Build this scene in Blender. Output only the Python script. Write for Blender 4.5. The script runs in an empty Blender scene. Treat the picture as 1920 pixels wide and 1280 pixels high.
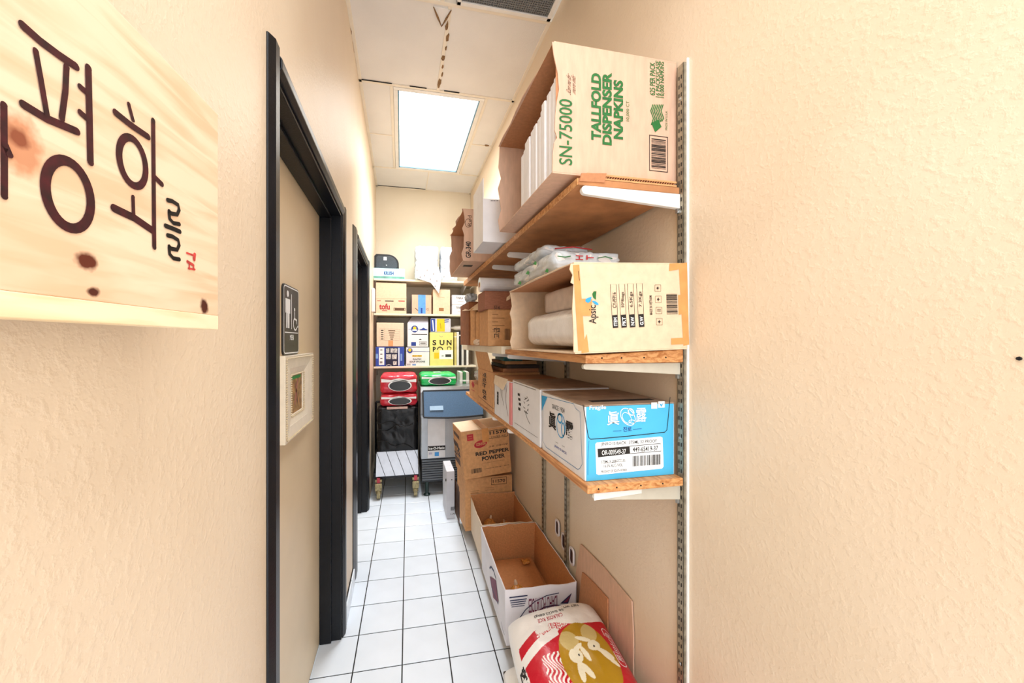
import bpy, bmesh, math, random
import numpy as np
from mathutils import Matrix, Vector, Euler, noise as mnoise
random.seed(7)
D = bpy.data
SC = bpy.context.scene
COL = SC.collection
# ------------------------------------------------------------------ camera
CF, CX, CY, CH = 700.0, 897.0, 641.0, 1.43
YAW = math.atan((CX - 752) / CF)
cam = D.objects.new('camera', D.cameras.new('camera')); COL.objects.link(cam)
cam.location = (0, 0, CH)
cam.rotation_euler = (math.pi / 2, 0, -YAW)
cam.data.sensor_width = 36.0
cam.data.lens = CF / 1920 * 36.0
cam.data.shift_x = (960 - CX) / 1920
cam.data.shift_y = (CY - 640) / 1920
cam.data.clip_start = 0.01
SC.camera = cam
# ------------------------------------------------------------------ world, lamps, exposure
w = D.worlds.new('world'); SC.world = w; w.use_nodes = True
w.node_tree.nodes['Background'].inputs[0].default_value = (0.93, 0.955, 1.0, 1)
w.node_tree.nodes['Background'].inputs[1].default_value = 1.85
def area(name, loc, sx, sy, power, col=(1, 1, 1), rot=(0, 0, 0), spread=180):
    l = D.lights.new(name, 'AREA'); l.shape = 'RECTANGLE'; l.size = sx; l.size_y = sy
    l.energy = power; l.color = col; l.spread = math.radians(spread)
    o = D.objects.new(name, l); COL.objects.link(o); o.location = loc; o.rotation_euler = rot
    return o
area('ceiling_lamp_behind', (0.26, 0.1, 3.1), 0.6, 1.2, 8.5, (0.93, 0.965, 1), spread=130)
area('troffer_lamp', (0.272, 3.27, 3.155), 0.55, 1.15, 18, (0.93, 0.96, 1), spread=118)
SC.view_settings.view_transform = 'Standard'
SC.view_settings.look = 'None'
SC.view_settings.gamma = 1
SC.view_settings.use_curve_mapping = False
SC.view_settings.exposure = 0.82
# ------------------------------------------------------------------ helpers
def ray(px, py):
    x = (px - CX) / CF; z = -(py - CY) / CF
    c, s = math.cos(YAW), math.sin(YAW)
    return Vector((x * c + s, c - x * s, z))
def P(px, py, ax, v):
    d = ray(px, py); o = Vector((0, 0, CH)); t = (v - o[ax]) / d[ax]
    return o + t * d
def lin(h):
    h = h.lstrip('#'); r = [int(h[i:i + 2], 16) / 255 for i in (0, 2, 4)]
    return tuple((c / 12.92 if c <= .04045 else ((c + .055) / 1.055) ** 2.4) for c in r) + (1,)
MATS = {}
def M(name, hexc, rough=.6, metal=0., var=.05, vs=14., bump=0., bs=80., spec=.5, emit=0., alpha=1., trans=0., stretch=(1, 1, 1), detail=4):
    if name in MATS: return MATS[name]
    m = D.materials.new(name); m.use_nodes = True; nt = m.node_tree; N = nt.nodes; L = nt.links
    b = N['Principled BSDF']; c = lin(hexc)
    b.inputs['Roughness'].default_value = rough; b.inputs['Metallic'].default_value = metal
    b.inputs['Specular IOR Level'].default_value = spec
    if trans: b.inputs['Transmission Weight'].default_value = trans
    if alpha < 1: b.inputs['Alpha'].default_value = alpha
    tc = N.new('ShaderNodeTexCoord'); mp = N.new('ShaderNodeMapping'); mp.inputs['Scale'].default_value = stretch
    L.new(tc.outputs['Object'], mp.inputs['Vector'])
    if var:
        n = N.new('ShaderNodeTexNoise'); n.inputs['Scale'].default_value = vs; n.inputs['Detail'].default_value = detail
        L.new(mp.outputs[0], n.inputs['Vector'])
        r = N.new('ShaderNodeValToRGB'); r.color_ramp.elements[0].position = .3; r.color_ramp.elements[1].position = .7
        r.color_ramp.elements[0].color = tuple(max(0, x * (1 - 2 * var)) for x in c[:3]) + (1,)
        r.color_ramp.elements[1].color = tuple(min(1, x * (1 + 1.2 * var)) for x in c[:3]) + (1,)
        L.new(n.outputs['Fac'], r.inputs[0]); L.new(r.outputs[0], b.inputs['Base Color'])
    else: b.inputs['Base Color'].default_value = c
    if bump:
        n2 = N.new('ShaderNodeTexNoise'); n2.inputs['Scale'].default_value = bs; n2.inputs['Detail'].default_value = 3
        L.new(mp.outputs[0], n2.inputs['Vector'])
        bp = N.new('ShaderNodeBump'); bp.inputs['Strength'].default_value = bump; bp.inputs['Distance'].default_value = .01
        L.new(n2.outputs['Fac'], bp.inputs['Height']); L.new(bp.outputs[0], b.inputs['Normal'])
    if emit:
        b.inputs['Emission Color'].default_value = c; b.inputs['Emission Strength'].default_value = emit
    MATS[name] = m; return m

class MB:
    def __init__(s): s.v = []; s.f = []; s.mi = []
    def add(s, vs, fs, mi=0):
        o = len(s.v); s.v += [tuple(x) for x in vs]
        for f in fs: s.f.append([o + i for i in f]); s.mi.append(mi)
        return s
    def box(s, x0, x1, y0, y1, z0, z1, mi=0):
        return s.add([(x0, y0, z0), (x1, y0, z0), (x1, y1, z0), (x0, y1, z0), (x0, y0, z1), (x1, y0, z1), (x1, y1, z1), (x0, y1, z1)],
                     [(0, 3, 2, 1), (4, 5, 6, 7), (0, 1, 5, 4), (1, 2, 6, 5), (2, 3, 7, 6), (3, 0, 4, 7)], mi)
    def hexa(s, pts, mi=0):
        return s.add(pts, [(0, 3, 2, 1), (4, 5, 6, 7), (0, 1, 5, 4), (1, 2, 6, 5), (2, 3, 7, 6), (3, 0, 4, 7)], mi)
    def prism(s, poly, ax, a, b, mi=0):
        def pt(p, h):
            if ax == 0: return (h, p[0], p[1])
            if ax == 1: return (p[0], h, p[1])
            return (p[0], p[1], h)
        n = len(poly); vs = [pt(p, a) for p in poly] + [pt(p, b) for p in poly]
        fs = [list(range(n))[::-1], list(range(n, 2 * n))] + [(i, (i + 1) % n, n + (i + 1) % n, n + i) for i in range(n)]
        return s.add(vs, fs, mi)
    def tube(s, pts, r, n=8, mi=0, cap=True):
        pts = [Vector(p) for p in pts]; rings = []
        for i, p in enumerate(pts):
            t = (pts[min(i + 1, len(pts) - 1)] - pts[max(i - 1, 0)]).normalized()
            a = t.cross(Vector((0, 0, 1)));
            if a.length < 1e-3: a = t.cross(Vector((1, 0, 0)))
            a.normalize(); b = t.cross(a); rr = r[i] if isinstance(r, (list, tuple)) else r
            rings.append([p + rr * (math.cos(2 * math.pi * k / n) * a + math.sin(2 * math.pi * k / n) * b) for k in range(n)])
        vs = [q for g in rings for q in g]; fs = []
        for i in range(len(pts) - 1):
            for k in range(n): fs.append((i * n + k, i * n + (k + 1) % n, (i + 1) * n + (k + 1) % n, (i + 1) * n + k))
        if cap: fs += [tuple(range(n)), tuple(range((len(pts) - 1) * n, len(pts) * n))[::-1]]
        return s.add(vs, fs, mi)
    def lathe(s, prof, c=(0, 0, 0), n=16, ax=2):
        vs = []; fs = []
        for r, z in prof:
            for k in range(n):
                a = 2 * math.pi * k / n; p = (r * math.cos(a), r * math.sin(a), z)
                if ax == 0: p = (p[2], p[0], p[1])
                if ax == 1: p = (p[0], p[2], p[1])
                vs.append((p[0] + c[0], p[1] + c[1], p[2] + c[2]))
        m = len(prof)
        for i in range(m - 1):
            for k in range(n): fs.append((i * n + k, i * n + (k + 1) % n, (i + 1) * n + (k + 1) % n, (i + 1) * n + k))
        fs += [tuple(range(n))[::-1], tuple(range((m - 1) * n, m * n))]
        return s.add(vs, fs)
    def build(s, name, mat, parent=None, bevel=0., smooth=False, local=False, kind=None, label=None, seg=2):
        me = D.meshes.new(name)
        vs = s.v
        if parent is not None and not local:
            iv = WM[parent.name].inverted(); vs = [tuple(iv @ Vector(v)) for v in vs]
        me.from_pydata(vs, [], s.f)
        bm = bmesh.new(); bm.from_mesh(me); bmesh.ops.recalc_face_normals(bm, faces=bm.faces); bm.to_mesh(me); bm.free()
        for mm in (mat if isinstance(mat, (list, tuple)) else [mat]): me.materials.append(mm)
        if isinstance(mat, (list, tuple)): me.polygons.foreach_set('material_index', s.mi)
        if smooth: me.polygons.foreach_set('use_smooth', [True] * len(me.polygons))
        o = D.objects.new(name, me); COL.objects.link(o)
        if parent is not None: o.parent = parent; WM[o.name] = WM[parent.name].copy()
        else: WM[o.name] = Matrix.Identity(4)
        if bevel:
            b = o.modifiers.new('bevel', 'BEVEL'); b.width = bevel; b.segments = seg; b.limit_method = 'ANGLE'; b.angle_limit = .6
        if kind: o['kind'] = kind
        if label: o['label'] = label
        return o
WM = {}
def thing(name, label, cat, loc, rot=(0, 0, 0), group=None, kind=None):
    o = D.objects.new(name, None); COL.objects.link(o); o.empty_display_size = .05
    o.location = loc; o.rotation_euler = rot
    WM[o.name] = Matrix.Translation(loc) @ Euler(rot).to_matrix().to_4x4()
    if kind: o['kind'] = kind
    if cat: o['category'] = cat
    if label: o['label'] = label
    if group: o['group'] = group
    return o
def tag(o, label, cat, group=None):
    o['label'] = label; o['category'] = cat
    if group: o['group'] = group
    return o
_tc = {}
def text2d(st, bold):
    k = (st, bold)
    if k in _tc: return _tc[k]
    cu = D.curves.new('t', 'FONT'); cu.body = st; cu.size = 1; cu.resolution_u = 3; cu.offset = bold
    ob = D.objects.new('t', cu); me = ob.to_mesh()
    vs = [(v.co.x, v.co.y) for v in me.vertices]; fs = [list(p.vertices) for p in me.polygons]
    ob.to_mesh_clear(); D.objects.remove(ob); D.curves.remove(cu)
    xs = [v[0] for v in vs]; ys = [v[1] for v in vs]
    x0, y0 = min(xs), min(ys); wx, wy = max(xs) - x0 or 1, max(ys) - y0 or 1
    _tc[k] = ([((a - x0) / wx, (b - y0) / wy) for a, b in vs], fs); return _tc[k]
class Face:
    """a flat face of a thing, in the thing's own coordinates, that lettering is printed on"""
    def __init__(s, parent, ax, val, sign=-1, off=.0007):
        s.p = parent; s.ax = ax; s.val = val; s.sg = sign; s.W = WM[parent.name]; s.iv = s.W.inverted(); s.off = off; s.b = {}
    def uv(s, px, py):
        o = s.iv @ Vector((0, 0, CH)); d = s.iv.to_3x3() @ ray(px, py)
        t = (s.val - o[s.ax]) / d[s.ax]; q = o + t * d
        if s.ax == 1: return (-s.sg * q.x, q.z)
        if s.ax == 0: return (s.sg * q.y, q.z)
        return (q.x, q.y)
    def to3(s, u, v, lay=0):
        h = s.val + s.sg * (s.off + lay * .0004)
        if s.ax == 1: return (-s.sg * u, h, v)
        if s.ax == 0: return (h, s.sg * u, v)
        return (u, v, h)
    def mb(s, mat, nm):
        k = (mat.name, nm) if nm == 'barcode' else len(s.b)
        return s.b.setdefault(k, (mat, nm, MB()))[2]
    def puv(s, pts, mat, lay=0, nm='printed_mark'):
        s.mb(mat, nm).add([s.to3(u, v, lay) for u, v in pts], [list(range(len(pts)))])
    def poly(s, pts, mat, lay=0, nm='printed_mark'): s.puv([s.uv(*p) for p in pts], mat, lay, nm)
    def rect(s, a, b, mat, lay=0, nm='printed_mark'):
        (u0, v0), (u1, v1) = s.uv(*a), s.uv(*b); s.puv([(u0, v0), (u1, v0), (u1, v1), (u0, v1)], mat, lay, nm)
    def ruv(s, u0, v0, u1, v1, mat, lay=0, nm='printed_mark'): s.puv([(u0, v0), (u1, v0), (u1, v1), (u0, v1)], mat, lay, nm)
    def luv(s, pts, wd, mat, lay=0, close=False, nm='printed_mark'):
        pts = [Vector(p) for p in pts]; n = len(pts); A = []; B = []
        for i in range(n):
            if close: a, c = pts[i - 1], pts[(i + 1) % n]
            else: a, c = pts[max(i - 1, 0)], pts[min(i + 1, n - 1)]
            t = (c - a); t = t.normalized() if t.length else Vector((1, 0)); q = Vector((-t.y, t.x)) * wd / 2
            ww = 1
            A.append(pts[i] + q * ww); B.append(pts[i] - q * ww)
        m = s.mb(mat, nm); fs = [(i, i + 1, n + i + 1, n + i) for i in range(n - 1)]
        if close: fs.append((n - 1, 0, n, 2 * n - 1))
        m.add([s.to3(p.x, p.y, lay) for p in A + B], fs)
    def line(s, pts, wd, mat, lay=0, close=False, nm='printed_mark'): s.luv([s.uv(*p) for p in pts], wd, mat, lay, close, nm)
    def frame(s, a, b, wd, mat, lay=0):
        (u0, v0), (u1, v1) = s.uv(*a), s.uv(*b)
        u0, u1 = sorted((u0, u1)); v0, v1 = sorted((v0, v1))
        for r in ((u0, v0, u1, v0 + wd), (u0, v1 - wd, u1, v1), (u0, v0, u0 + wd, v1), (u1 - wd, v0, u1, v1)): s.ruv(*r, mat, lay)
    def text(s, st, a, b, mat, rot=0, bold=0.0, lay=1, shear=0., nm='printed_lettering'):
        (u0, v0), (u1, v1) = s.uv(*a), s.uv(*b); s.tuv(st, u0, v0, u1, v1, mat, rot, bold, lay, shear, nm)
    def tuv(s, st, u0, v0, u1, v1, mat, rot=0, bold=0.0, lay=1, shear=0., nm='printed_lettering'):
        u0, u1 = sorted((u0, u1)); v0, v1 = sorted((v0, v1)); vs, fs = text2d(st, bold); o = []
        for x, y in vs:
            if shear: x = (x + shear * y) / (1 + shear)
            if rot == 0: q = (u0 + x * (u1 - u0), v0 + y * (v1 - v0))
            elif rot == 90: q = (u1 - y * (u1 - u0), v0 + x * (v1 - v0))
            elif rot == 180: q = (u1 - x * (u1 - u0), v1 - y * (v1 - v0))
            else: q = (u0 + y * (u1 - u0), v1 - x * (v1 - v0))
            o.append(s.to3(q[0], q[1], lay))
        s.mb(mat, nm).add(o, fs)
    def barcode(s, a, b, mat, vert=True, seed=1, lay=1):
        (u0, v0), (u1, v1) = s.uv(*a), s.uv(*b); u0, u1 = sorted((u0, u1)); v0, v1 = sorted((v0, v1))
        rn = random.Random(seed); L = (u1 - u0) if vert else (v1 - v0); t = 0
        while t < .98:
            bw = rn.choice((.012, .02, .035)); e = min(1, t + bw)
            if vert: s.ruv(u0 + t * L, v0, u0 + e * L, v1, mat, lay, 'barcode')
            else: s.ruv(u0, v0 + t * L, u1, v0 + e * L, mat, lay, 'barcode')
            t = e + rn.choice((.012, .022, .03))
    def flush(s):
        for mat, nm, m in s.b.values(): m.build(nm, mat, s.p, local=True)
        s.b = {}
# ------------------------------------------------------------------ materials
def wall_mat(name, hexa, hexb, bump=.35):
    m = D.materials.new(name); m.use_nodes = True; nt = m.node_tree; N = nt.nodes; L = nt.links; b = N['Principled BSDF']
    tc = N.new('ShaderNodeTexCoord')
    n = N.new('ShaderNodeTexNoise'); n.inputs['Scale'].default_value = 2.2; n.inputs['Detail'].default_value = 6
    L.new(tc.outputs['Object'], n.inputs['Vector'])
    r = N.new('ShaderNodeValToRGB'); r.color_ramp.elements[0].position = .35; r.color_ramp.elements[1].position = .65
    r.color_ramp.elements[0].color = lin(hexa); r.color_ramp.elements[1].color = lin(hexb)
    L.new(n.outputs['Fac'], r.inputs[0]); L.new(r.outputs[0], b.inputs['Base Color'])
    b.inputs['Roughness'].default_value = .42
    v = N.new('ShaderNodeTexNoise'); v.inputs['Scale'].default_value = 75; v.inputs['Detail'].default_value = 4; v.inputs['Roughness'].default_value = .55
    L.new(tc.outputs['Object'], v.inputs['Vector'])
    r2 = N.new('ShaderNodeValToRGB'); r2.color_ramp.elements[0].position = .48; r2.color_ramp.elements[1].position = .66
    L.new(v.outputs['Fac'], r2.inputs[0])
    v2 = N.new('ShaderNodeTexNoise'); v2.inputs['Scale'].default_value = 260; v2.inputs['Detail'].default_value = 2
    L.new(tc.outputs['Object'], v2.inputs['Vector'])
    ad = N.new('ShaderNodeMath'); ad.operation = 'MULTIPLY_ADD'; ad.inputs[1].default_value = .3
    L.new(v2.outputs['Fac'], ad.inputs[0]); L.new(r2.outputs[0], ad.inputs[2])
    bp = N.new('ShaderNodeBump'); bp.inputs['Strength'].default_value = bump; bp.inputs['Distance'].default_value = .004
    L.new(ad.outputs[0], bp.inputs['Height']); L.new(bp.outputs[0], b.inputs['Normal'])
    return m
WALL = wall_mat('painted_wall', '#dfcbb0', '#e6d4bb', .16)
WALLB = wall_mat('painted_back_wall', '#e6dcc6', '#ebe2ce', .06)
CEIL = M('ceiling_panel_paint', '#e6e4e1', .8, var=.03, vs=3, bump=.12, bs=160)
TEE = M('ceiling_grid_paint', '#e9e0d0', .5, var=.02)
TILE = M('floor_tile_glaze', '#e6eff8', .22, var=.025, vs=5)
GROUT = M('black_grout', '#14110f', .9, var=.1)
BLACKM = M('black_door_paint', '#0b0e15', .32, var=.12, vs=40, bump=.06, bs=220, spec=.35)
DOORP = M('cream_door_paint', '#e0cba8', .4, var=.03, vs=4)
CARD = M('cardboard', '#d6b096', .75, var=.05, vs=60, stretch=(1, 1, .25), bump=.05, bs=300)
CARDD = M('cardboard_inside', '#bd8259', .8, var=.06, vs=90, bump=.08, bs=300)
CARDL = M('cardboard_pale', '#e2c6a6', .7, var=.04, vs=50, bump=.04, bs=300)
CARDO = M('cardboard_orange', '#d09a66', .75, var=.07, vs=50, bump=.05, bs=300)
CARDBW = M('cardboard_cream', '#e2cdb2', .7, var=.03, vs=40)
WHITEC = M('white_carton_board', '#e9e8ea', .5, var=.02, vs=20)
PINKC = M('pink_edge', '#e58f8b', .5, var=.03)
SKYC = M('sky_blue_carton', '#4cb9e8', .4, var=.03)
TAPE = M('packing_tape', '#d8985a', .22, var=.06, vs=30)
TAPEB = M('blue_tape', '#5a9be0', .3, var=.08, vs=40)
INK = M('black_ink', '#16120f', .6, var=0)
INKG = M('green_ink', '#1c6a2c', .6, var=.1, vs=60)
INKR = M('red_ink', '#b3232c', .6, var=.08)
INKB = M('blue_ink', '#1f3f94', .6, var=.05)
INKN = M('brown_ink', '#5a3a22', .6, var=.05)
INKY = M('yellow_ink', '#f0c318', .5, var=.03)
INKW = M('white_ink', '#f4f6f6', .5, var=0)
INKGR = M('grey_ink', '#8d8a88', .6, var=.05)
INKS = M('dull_brown_ink', '#9a6a3f', .6, var=0)
SKYI = M('sky_blue_ink', '#2f9fd8', .5, var=.03)
PLANK = None
STEEL = M('brushed_steel', '#b9bcbc', .3, .8, var=.05, vs=30)
ZINC = M('zinc_strip', '#a39a86', .35, .5, var=.18, vs=60)
WHITEM = M('white_enamel', '#e8e6e2', .35, var=.03)
DARK = M('dark_void', '#0b0a0a', .9, var=0)
NAPK = M('white_paper', '#f2f1f4', .75, var=.015, vs=40)
FILM = M('clear_wrap_film', '#dbe4ec', .12, var=.03, vs=30, bump=.5, bs=35, alpha=.72)
WFILM = M('white_plastic_film', '#e8e6e6', .2, var=.03, vs=20, bump=.3, bs=25)
BLACKP = M('black_plastic_film', '#08080a', .3, var=.1, vs=20, bump=.2, bs=30, spec=.35)
LEDGE = M('shelf_cream_laminate', '#e6dcc4', .45, var=.03)

def wood_mat(name, ca, cb, scale=(1, 1, 1), rings=30, dist=3.0, knots=(), axis_long=1, rough=.5):
    m = D.materials.new(name); m.use_nodes = True; nt = m.node_tree; N = nt.nodes; L = nt.links; b = N['Principled BSDF']
    b.inputs['Roughness'].default_value = rough
    tc = N.new('ShaderNodeTexCoord'); mp = N.new('ShaderNodeMapping'); mp.inputs['Scale'].default_value = scale
    L.new(tc.outputs['Object'], mp.inputs['Vector'])
    n = N.new('ShaderNodeTexNoise'); n.inputs['Scale'].default_value = 3; n.inputs['Detail'].default_value = 4
    L.new(mp.outputs[0], n.inputs['Vector'])
    wv = N.new('ShaderNodeTexNoise'); wv.inputs['Scale'].default_value = rings; wv.inputs['Detail'].default_value = 3; wv.inputs['Distortion'].default_value = .4
    mp2 = N.new('ShaderNodeMapping'); mp2.inputs['Scale'].default_value = scale
    vm = N.new('ShaderNodeVectorMath'); vm.operation = 'MULTIPLY_ADD'; vm.inputs[1].default_value = (dist * .02,) * 3
    L.new(n.outputs['Color'], vm.inputs[0]); L.new(tc.outputs['Object'], vm.inputs[2])
    L.new(vm.outputs[0], mp2.inputs['Vector']); L.new(mp2.outputs[0], wv.inputs['Vector'])
    r = N.new('ShaderNodeValToRGB'); r.color_ramp.elements[0].position = .36; r.color_ramp.elements[1].position = .6
    r.color_ramp.elements[0].color = lin(ca); r.color_ramp.elements[1].color = lin(cb)
    L.new(wv.outputs['Fac'], r.inputs[0]); last = r.outputs[0]
    for (kp, kr, kc, sc) in knots:
        sb = N.new('ShaderNodeVectorMath'); sb.operation = 'SUBTRACT'; sb.inputs[1].default_value = kp
        L.new(tc.outputs['Object'], sb.inputs[0])
        ml = N.new('ShaderNodeVectorMath'); ml.operation = 'MULTIPLY'; ml.inputs[1].default_value = sc
        L.new(sb.outputs[0], ml.inputs[0])
        ln = N.new('ShaderNodeVectorMath'); ln.operation = 'LENGTH'; L.new(ml.outputs[0], ln.inputs[0])
        nz = N.new('ShaderNodeTexNoise'); nz.inputs['Scale'].default_value = 120; L.new(tc.outputs['Object'], nz.inputs['Vector'])
        sm = N.new('ShaderNodeMath'); sm.operation = 'MULTIPLY_ADD'; sm.inputs[1].default_value = kr * .9; 
        L.new(nz.outputs['Fac'], sm.inputs[0]); L.new(ln.outputs['Value'], sm.inputs[2])
        mr = N.new('ShaderNodeMapRange'); mr.inputs['From Min'].default_value = kr * 1.7; mr.inputs['From Max'].default_value = kr * 1.15
        L.new(sm.outputs[0], mr.inputs['Value'])
        mx = N.new('ShaderNodeMix'); mx.data_type = 'RGBA'; L.new(mr.outputs[0], mx.inputs[0]); L.new(last, mx.inputs[6]); mx.inputs[7].default_value = lin(kc)
        last = mx.outputs[2]
    L.new(last, b.inputs['Base Color'])
    return m
PLANK = wood_mat('pine_plank', '#b06f38', '#dba168', (6, .7, 14), 9, 2)
PLANKU = M('shelf_underside_brown', '#b87f52', .8, var=.14, vs=10, bump=.2, bs=30)
PLANKE = wood_mat('pine_end_grain', '#b9783f', '#e0ac74', (9, 9, 9), 10, 3)

# ------------------------------------------------------------------ room shell
L, R, H, YB, YF = -.28, .815, 3.2, 4.40, -.6
def struct(o): o['kind'] = 'structure'; return o
# doors openings from the photograph
D1 = (P(499, 641, 0, L).y, P(517, 641, 0, L).y, P(641, 641, 0, L).y, P(645.5, 641, 0, L).y)
D2 = (P(661, 641, 0, L).y, P(668, 641, 0, L).y, P(688.5, 641, 0, L).y, P(690.5, 641, 0, L).y)
T1, T2 = 2.045, 2.08
wl = MB()
TH = .16
wl.box(L - TH, L, YF, D1[1], 0, H)
wl.box(L - TH, L, D1[1], D1[2], T1, H)
wl.box(L - TH, L, D1[2], D2[1], 0, H)
wl.box(L - TH, L, D2[1], D2[2], T2, H)
wl.box(L - TH, L, D2[2], YB + .1, 0, H)
wall_l = struct(wl.build('wall_left', WALL))
wall_r = struct(MB().box(R, R + .12, YF, YB + .1, 0, H).build('wall_right', WALL))
wall_b = struct(MB().box(L, R, YB, YB + .1, 0, H).build('wall_back', WALLB))
# nail holes on the right wall
nl = MB()
for px, py in ((1286, 213), (1284, 222), (1287, 305), (1285, 328), (1288, 470), (1912, 672), (1290, 485)):
    q = P(px, py, 0, R); nl.lathe([(.0024, -.003), (.0028, -.001), (.0012, 0)], (R, q.y, q.z), 8, 0)
nl.build('nail', DARK, wall_r)
# floor: black grout bed with single tiles
floor = struct(MB().box(L - TH, R + .05, YF, YB + .05, -.06, -.003).build('floor', GROUT))
TP = .2105
g0 = P(755.3, 1178.4, 2, 0); ang = math.radians(1.05)
tu = Vector((math.cos(ang), -math.sin(ang), 0)); tv = Vector((math.sin(ang), math.cos(ang), 0))
def clip(poly, ax, v, keep_greater):
    out = []
    for i in range(len(poly)):
        a, b = poly[i - 1], poly[i]
        ia = (a[ax] >= v) == keep_greater; ib = (b[ax] >= v) == keep_greater
        if ia != ib:
            t = (v - a[ax]) / (b[ax] - a[ax]); out.append((a[0] + t * (b[0] - a[0]), a[1] + t * (b[1] - a[1])))
        if ib: out.append(b)
    return out
hs = TP / 2 - .0026
def tile_mesh(poly):
    m = MB(); n = len(poly); cx = sum(p[0] for p in poly) / n; cy = sum(p[1] for p in poly) / n
    def ins(p, d):
        v = Vector((cx - p[0], cy - p[1])); l = v.length; return (p[0] + v.x / l * d * 1.4, p[1] + v.y / l * d * 1.4)
    vs = [(p[0], p[1], -.003) for p in poly] + [(p[0], p[1], -.0012) for p in poly] + [(*ins(p, .002), 0.) for p in poly]
    fs = []
    for k in (0, 1):
        for i in range(n): fs.append((k * n + i, k * n + (i + 1) % n, (k + 1) * n + (i + 1) % n, (k + 1) * n + i))
    fs.append(tuple(range(2 * n, 3 * n)))
    m.v = vs; m.f = fs; m.mi = [0] * len(fs); return m
shared = None
for j in range(-12, 15):
    for i in range(-4, 6):
        c = g0 + tu * TP * (i + .5) + tv * TP * (j + .5)
        if c.y < -.45 or c.y > YB: continue
        cor = [c + tu * a * hs + tv * b * hs for a, b in ((-1, -1), (1, -1), (1, 1), (-1, 1))]
        pol = [(q.x, q.y) for q in cor]
        indoor = D1[1] < c.y < D1[2] or D2[1] < c.y < D2[2]
        xl = L - .10 if indoor else L
        q = clip(clip(clip(pol, 0, xl, True), 0, R, False), 1, YB, False) if pol else pol
        if len(q) < 3 or abs(sum(q[k - 1][0] * q[k][1] - q[k][0] * q[k - 1][1] for k in range(len(q)))) < .0006: continue
        if len(q) == 4 and all(abs(a[0] - b[0]) + abs(a[1] - b[1]) < 1e-6 for a, b in zip(q, pol)):
            if shared is None:
                o = tile_mesh([(a * hs * math.cos(ang) + b * hs * math.sin(ang), -a * hs * math.sin(ang) + b * hs * math.cos(ang)) for a, b in ((-1, -1), (1, -1), (1, 1), (-1, 1))]).build('tile', TILE, floor, local=True)
                shared = o.data
            else:
                o = D.objects.new('tile', shared); COL.objects.link(o); o.parent = floor
            o.location = (c.x, c.y, 0)
        else:
            tile_mesh(q).build('tile', TILE, floor, local=True)
# tiled baseboard on the left wall
bb = struct(MB().box(L, L + .006, D1[3], D2[0], .001, .098).build('baseboard_left', GROUT))
y = D1[3] + .003
while y < D2[0] - .02:
    e = min(y + TP - .006, D2[0] - .002)
    MB().box(L + .004, L + .013, y, e, .003, .096).build('tile', TILE, bb, bevel=.002); y = e + .006
# ceiling
ceil = struct(MB().box(L - .05, R + .05, YF, YB + .05, H + .025, H + .12).build('ceiling', CEIL))
XG = .255
def panel(x0, x1, y0, y1):
    MB().box(x0 + .004, x1 - .004, y0 + .004, y1 - .004, H + .004, H + .022).build('ceiling_panel', CEIL, ceil, bevel=.002)
def bar(x0, x1, y0, y1): MB().box(x0, x1, y0, y1, H - .001, H + .024).build('grid_bar', TEE, ceil, bevel=.002)
TY0, TY1, TX0, TX1 = 2.64, 3.905, -.065, .61
GY1 = 1.95
panel(L, XG, GY1, TY0); panel(XG, R, GY1, TY0)
for (a, b) in ((TY0, 3.29), (3.29, TY1)):
    panel(L, TX0, a, b); panel(TX1, R, a, b)
panel(L, .284, TY1, YB); panel(.284, R, TY1, YB)
panel(L, .21, 1.33, GY1); panel(L, XG, .70, 1.33); panel(XG, R, .70, 1.33); panel(L, XG, .07, .70); panel(XG, R, .07, .70)
panel(L, XG, -.56, .07); panel(XG, R, -.56, .07)
b_ = .011
for yy in (GY1, TY0, TY1): bar(L, R, yy - b_, yy + b_)
bar(XG - b_, XG + b_, GY1 + b_, TY0 - b_)
bar(TX0 - b_, TX0 + b_, TY0 + b_, TY1 - b_); bar(TX1 - b_, TX1 + b_, TY0 + b_, TY1 - b_)
bar(L, TX0 - b_, 3.285, 3.297); bar(TX1 + b_, R, 3.285, 3.297)
bar(.279, .290, TY1 + b_, YB); bar(L, L + .02, GY1 + b_, YB); bar(R - .02, R, GY1 + b_, YB); bar(L, R, YB - .02, YB)
bar(.21 - b_, .21 + b_, 1.33, GY1 - b_); bar(L, R, .70 - b_, .70 + b_); bar(L, R, 1.33 - b_, 1.33 + b_)
# broken, peeling panel edges
BRK = M('broken_fibre', '#8a6a48', .95, var=.25, vs=120)
rb = random.Random(3)
def flake(px, py, rx, ry, mat=BRK, up=.0):
    c = P(px, py, 2, H); n = 9; ps = []
    for k in range(n):
        a = 2 * math.pi * k / n; r = rb.uniform(.6, 1.15)
        ps.append((c.x + rx * r * math.cos(a), c.y + ry * r * math.sin(a)))
    MB().prism(ps, 2, H - .0035 - up, H + .006).build('broken_edge', mat, ceil, bevel=.001)
for px, py, rx, ry in ((838, 48, .010, .035), (839, 70, .010, .03), (836, 90, .006, .02), (831, 108, .012, .022), (830, 125, .006, .022), (829, 140, .006, .02), (824, 155, .012, .05), (657, 58, .008, .04), (661, 88, .008, .06), (663, 105, .006, .08), (913, 273, .02, .01)):
    flake(px, py, rx, ry)
pts = [P(813, 12, 2, H), P(846, 18, 2, H), P(828, 45, 2, H)]
MB().hexa([pts[0] - Vector((0, 0, .002)), pts[1] - Vector((0, 0, .002)), pts[2] - Vector((0, 0, .014)), pts[2] - Vector((.004, 0, .014)),
           pts[0] + Vector((0, 0, .004)), pts[1] + Vector((0, 0, .004)), pts[2] + Vector((0, 0, -.009)), pts[2] + Vector((-.004, 0, -.009))]).build('peeling_flap', CEIL, ceil)
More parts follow.
